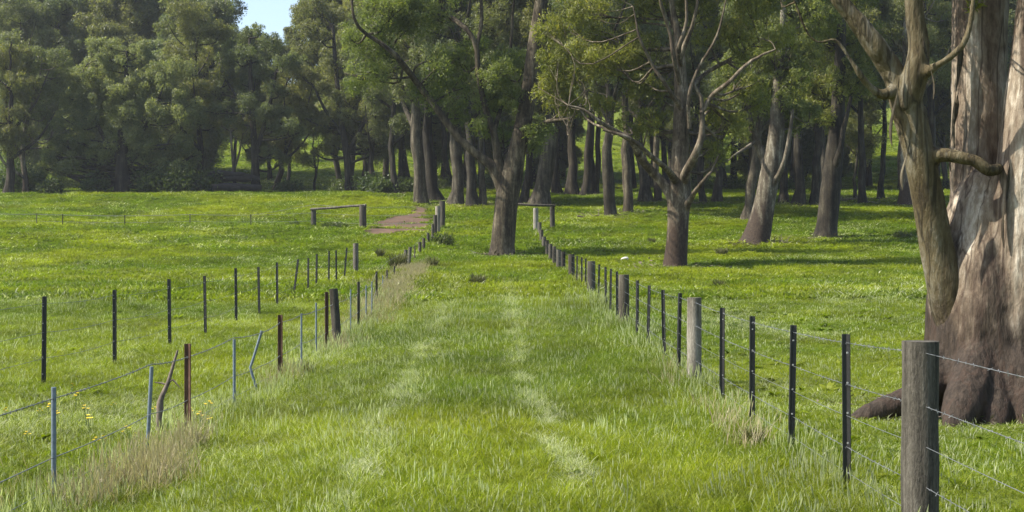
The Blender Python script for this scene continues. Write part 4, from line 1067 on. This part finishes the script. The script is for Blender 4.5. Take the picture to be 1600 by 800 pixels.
# fallen bark and leaves round the trunks
SRL = bpy.data.collections.new('litter_sources')
for k in range(4):
    g = np.random.default_rng(400 + k); mb = MB()
    for q in range(10):
        c = np.array([g.normal() * .25, g.normal() * .25, .04 + .05 * g.random()]); a = g.uniform(0, 6.28); l = g.uniform(.06, .26); wq = g.uniform(.012, .04)
        u = np.array([math.cos(a), math.sin(a), g.normal() * .2]) * l; v = np.array([-math.sin(a), math.cos(a), .3]) * wq
        mb.add(np.array([c - u - v * .4, c - v, c + u, c + v]), [[0, 1, 2, 3]])
    o = mb.build('litter%d' % k, M_TWIG, None, smooth=False); COL.objects.unlink(o); SRL.objects.link(o)
lp = []
for tx_, ty_ in TR:
    q = 46 if ty_ > 30 else 40
    rr = .5 + np.abs(rng.normal(size=q)) * (1.5 if ty_ > 30 else 1.0); a = rng.uniform(0, 6.28, q); lp.append(np.stack([tx_ + np.cos(a) * rr, ty_ + np.sin(a) * rr], 1))
lp = np.concatenate(lp); k_ = len(lp)
scatter('leaf_litter', lp[:, 0], lp[:, 1], rng.integers(0, 4, k_), np.ones((k_, 4)), np.stack([rng.normal(size=k_) * .2, rng.normal(size=k_) * .2, rng.uniform(0, 6.28, k_)], 1), np.repeat(rng.uniform(.6, 1.4, k_)[:, None], 3, 1) * np.where(lp[:, 1] > 30, 1.3, .6)[:, None], SRL)
# dry brown grass standing along the left fence
SRD = bpy.data.collections.new('dry_sources')
def dsrc(name, mat, *a, **k):
    g = np.random.default_rng(len(SRD.objects) + 150); V, Q, B = blade_mesh(g, *a, **k)
    me = bpy.data.meshes.new(name); me.from_pydata(V.tolist(), [], Q.tolist()); me.materials.append(mat)
    ca = me.color_attributes.new('blade', 'FLOAT_COLOR', 'POINT'); ca.data.foreach_set('color', B.astype(np.float32).ravel())
    o = bpy.data.objects.new(name, me); SRD.objects.link(o)
for k in range(3): dsrc('p%d' % k, M_DRY, 30, .12, .36, .006, .45, seedhead=.6)
pts = []
for px, py, sx, sy, nn in [(225, 765, .20, .3, 30), (250, 740, .15, .3, 20), (120, 800, .2, .3, 12), (298, 705, .07, .2, 10), (440, 600, .15, .8, 9), (530, 545, .2, 1.2, 14), (600, 470, .35, 4, 40), (625, 440, .45, 6, 60), (640, 425, .4, 6, 50), (575, 490, .3, 3, 20), (1180, 690, .12, .8, 4), (905, 440, .15, 6, 12), (1040, 590, .15, 1.5, 3)]:
    x_, d_ = at_ground(px, py)
    pts.append(np.stack([x_ + rng.normal(size=nn) * sx, d_ + rng.normal(size=nn) * sy], 1))
yy_ = rng.uniform(24, 78, 420); pts.append(np.stack([np.interp(yy_, [0, 38, 55, 80, 110], [-4.0, -4.0, -4.9, -5.8, -5.5]) + rng.normal(size=420) * .28 + .25 + .012 * (yy_ - 20) * rng.random(420), yy_], 1))
pts[-1] = pts[-1][fbm(pts[-1][:, 1] * .22, pts[-1][:, 0] * .3, 2) > .46]
pts = np.concatenate(pts); n = len(pts); Xd, Yd = pts.T
sc_ = rng.uniform(.7, 1.25, n)
wsd = np.where(Yd > 40, 1.6, 1.0)
scatter('dry_grass', Xd, Yd, rng.integers(0, 3, n), np.stack([rng.random(n), rng.random(n) * .6, .3 + .5 * rng.random(n), np.ones(n)], 1), np.stack([rng.normal(size=n) * .15, rng.normal(size=n) * .15, rng.uniform(0, 6.28, n)], 1), np.stack([wsd, wsd, sc_], 1), SRD)

# rush tussocks
def tussock(label, px, py, wpx, hpx, mat=M_RUSH, n=160, group=None):
    X, D = at_ground(px, py); g = np.random.default_rng(int(px))
    h = hpx * D / F; wd = wpx / 2 * D / F
    V, Q, B = blade_mesh(g, n, wd * .55, h, max(.008, .0007 * D), .45)
    o = new_mesh('tussock', V, Q, mat, parent=None)
    ca = o.data.color_attributes.new('blade', 'FLOAT_COLOR', 'POINT'); ca.data.foreach_set('color', B.astype(np.float32).ravel())
    o.location = (X, D, float(gz(X, D))); tag(o, label, 'tussock', group); return o
tussock('large brown rush tussock at the far bend of the left lane fence', 622, 424, 40, 30, n=320)
tussock('upright dark tussock on its own in the left paddock past the lone wooden post', 594, 404, 14, 18)
tussock('dark tussock in the middle of the lane below the forked tree', 746, 446, 34, 20, n=200)
tussock('spiky tussock at the foot of a bluish dropper of the left fence', 480, 588, 20, 26, n=150)
tussock('small brown tussock by the lane below the low dark shrub', 676, 420, 20, 20)
tussock('thin dry tussock in the paddock right of the pale stone', 1124, 452, 24, 18)
tussock('small dark tussock in the shade beside the spreading paddock tree', 1018, 382, 14, 12)
tussock('dry tussock at the foot of the black pickets of the right fence', 1178, 700, 46, 40, n=260)
tussock('dark tussock in the sunny grass before the leaning pink trunk', 1128, 400, 26, 14)

# yellow wildflowers
fpts = [(60, 650), (75, 640), (92, 655), (118, 630), (135, 655), (140, 670), (152, 700), (160, 708), (205, 690), (215, 688), (300, 655), (318, 662), (322, 645), (238, 645), (110, 615), (45, 690), (84, 620), (178, 640), (12, 650), (330, 668)]
proto = None
for i, (px, py) in enumerate(fpts):
    x_, d_ = at_ground(px, py + 14)
    if proto is None:
        r_ = thing('wildflower', 'small yellow wildflower in the grass by the left fence', 'flower', (0, 0, 0), 'yellow wildflowers by the left fence')
        mb = MB(); heads = [(.0, .0, .27), (.04, .02, .24), (-.05, .01, .22)]
        for a, b, c in heads: mb.tube(spline([(0, 0, -.03), (a * .4, b * .4, c * .6), (a, b, c)], 5), np.full(5, .003), 5, cap=False)
        mb.build('stem', M_STEM, r_)
        mb = MB()
        for a, b, c in heads:
            for q in range(8):
                an = q * .785; u = np.array([math.cos(an), math.sin(an), .25]); s2 = np.array([-math.sin(an), math.cos(an), 0])
                o_ = np.array([a, b, c]); mb.add(np.array([o_, o_ + u * .016 - s2 * .009, o_ + u * .03, o_ + u * .016 + s2 * .009]), [[0, 1, 2, 3]])
            mb.tube([(a, b, c - .006), (a, b, c + .008)], [.009, .007], 8)
        mb.build('petals', M_FLOWER, r_); proto = r_
    else: r_ = copy_tree(proto)
    r_.location = (x_, d_, float(gz(x_, d_)) + .03)
    r_.rotation_euler = (random.uniform(-.2, .2), random.uniform(-.2, .2), random.uniform(0, 6.28))
    s = random.uniform(.55, .95); r_.scale = (s, s, s)

# ------------------------------------------------------------------ thin air
mb = MB(); mb.box((0, 425, 63), (900, 1000, 150))
hz = mb.build('haze', [], None, smooth=False)
m, t, out = mat_new('thin_haze')
pv = N(t, 'ShaderNodeVolumePrincipled'); pv.inputs['Color'].default_value = (.86, .92, 1, 1); pv.inputs['Density'].default_value = .00017
pv.inputs['Anisotropy'].default_value = 0.3
t.links.new(pv.outputs[0], out.inputs['Volume'])
hz.data.materials.append(m); tag(hz, kind='stuff')
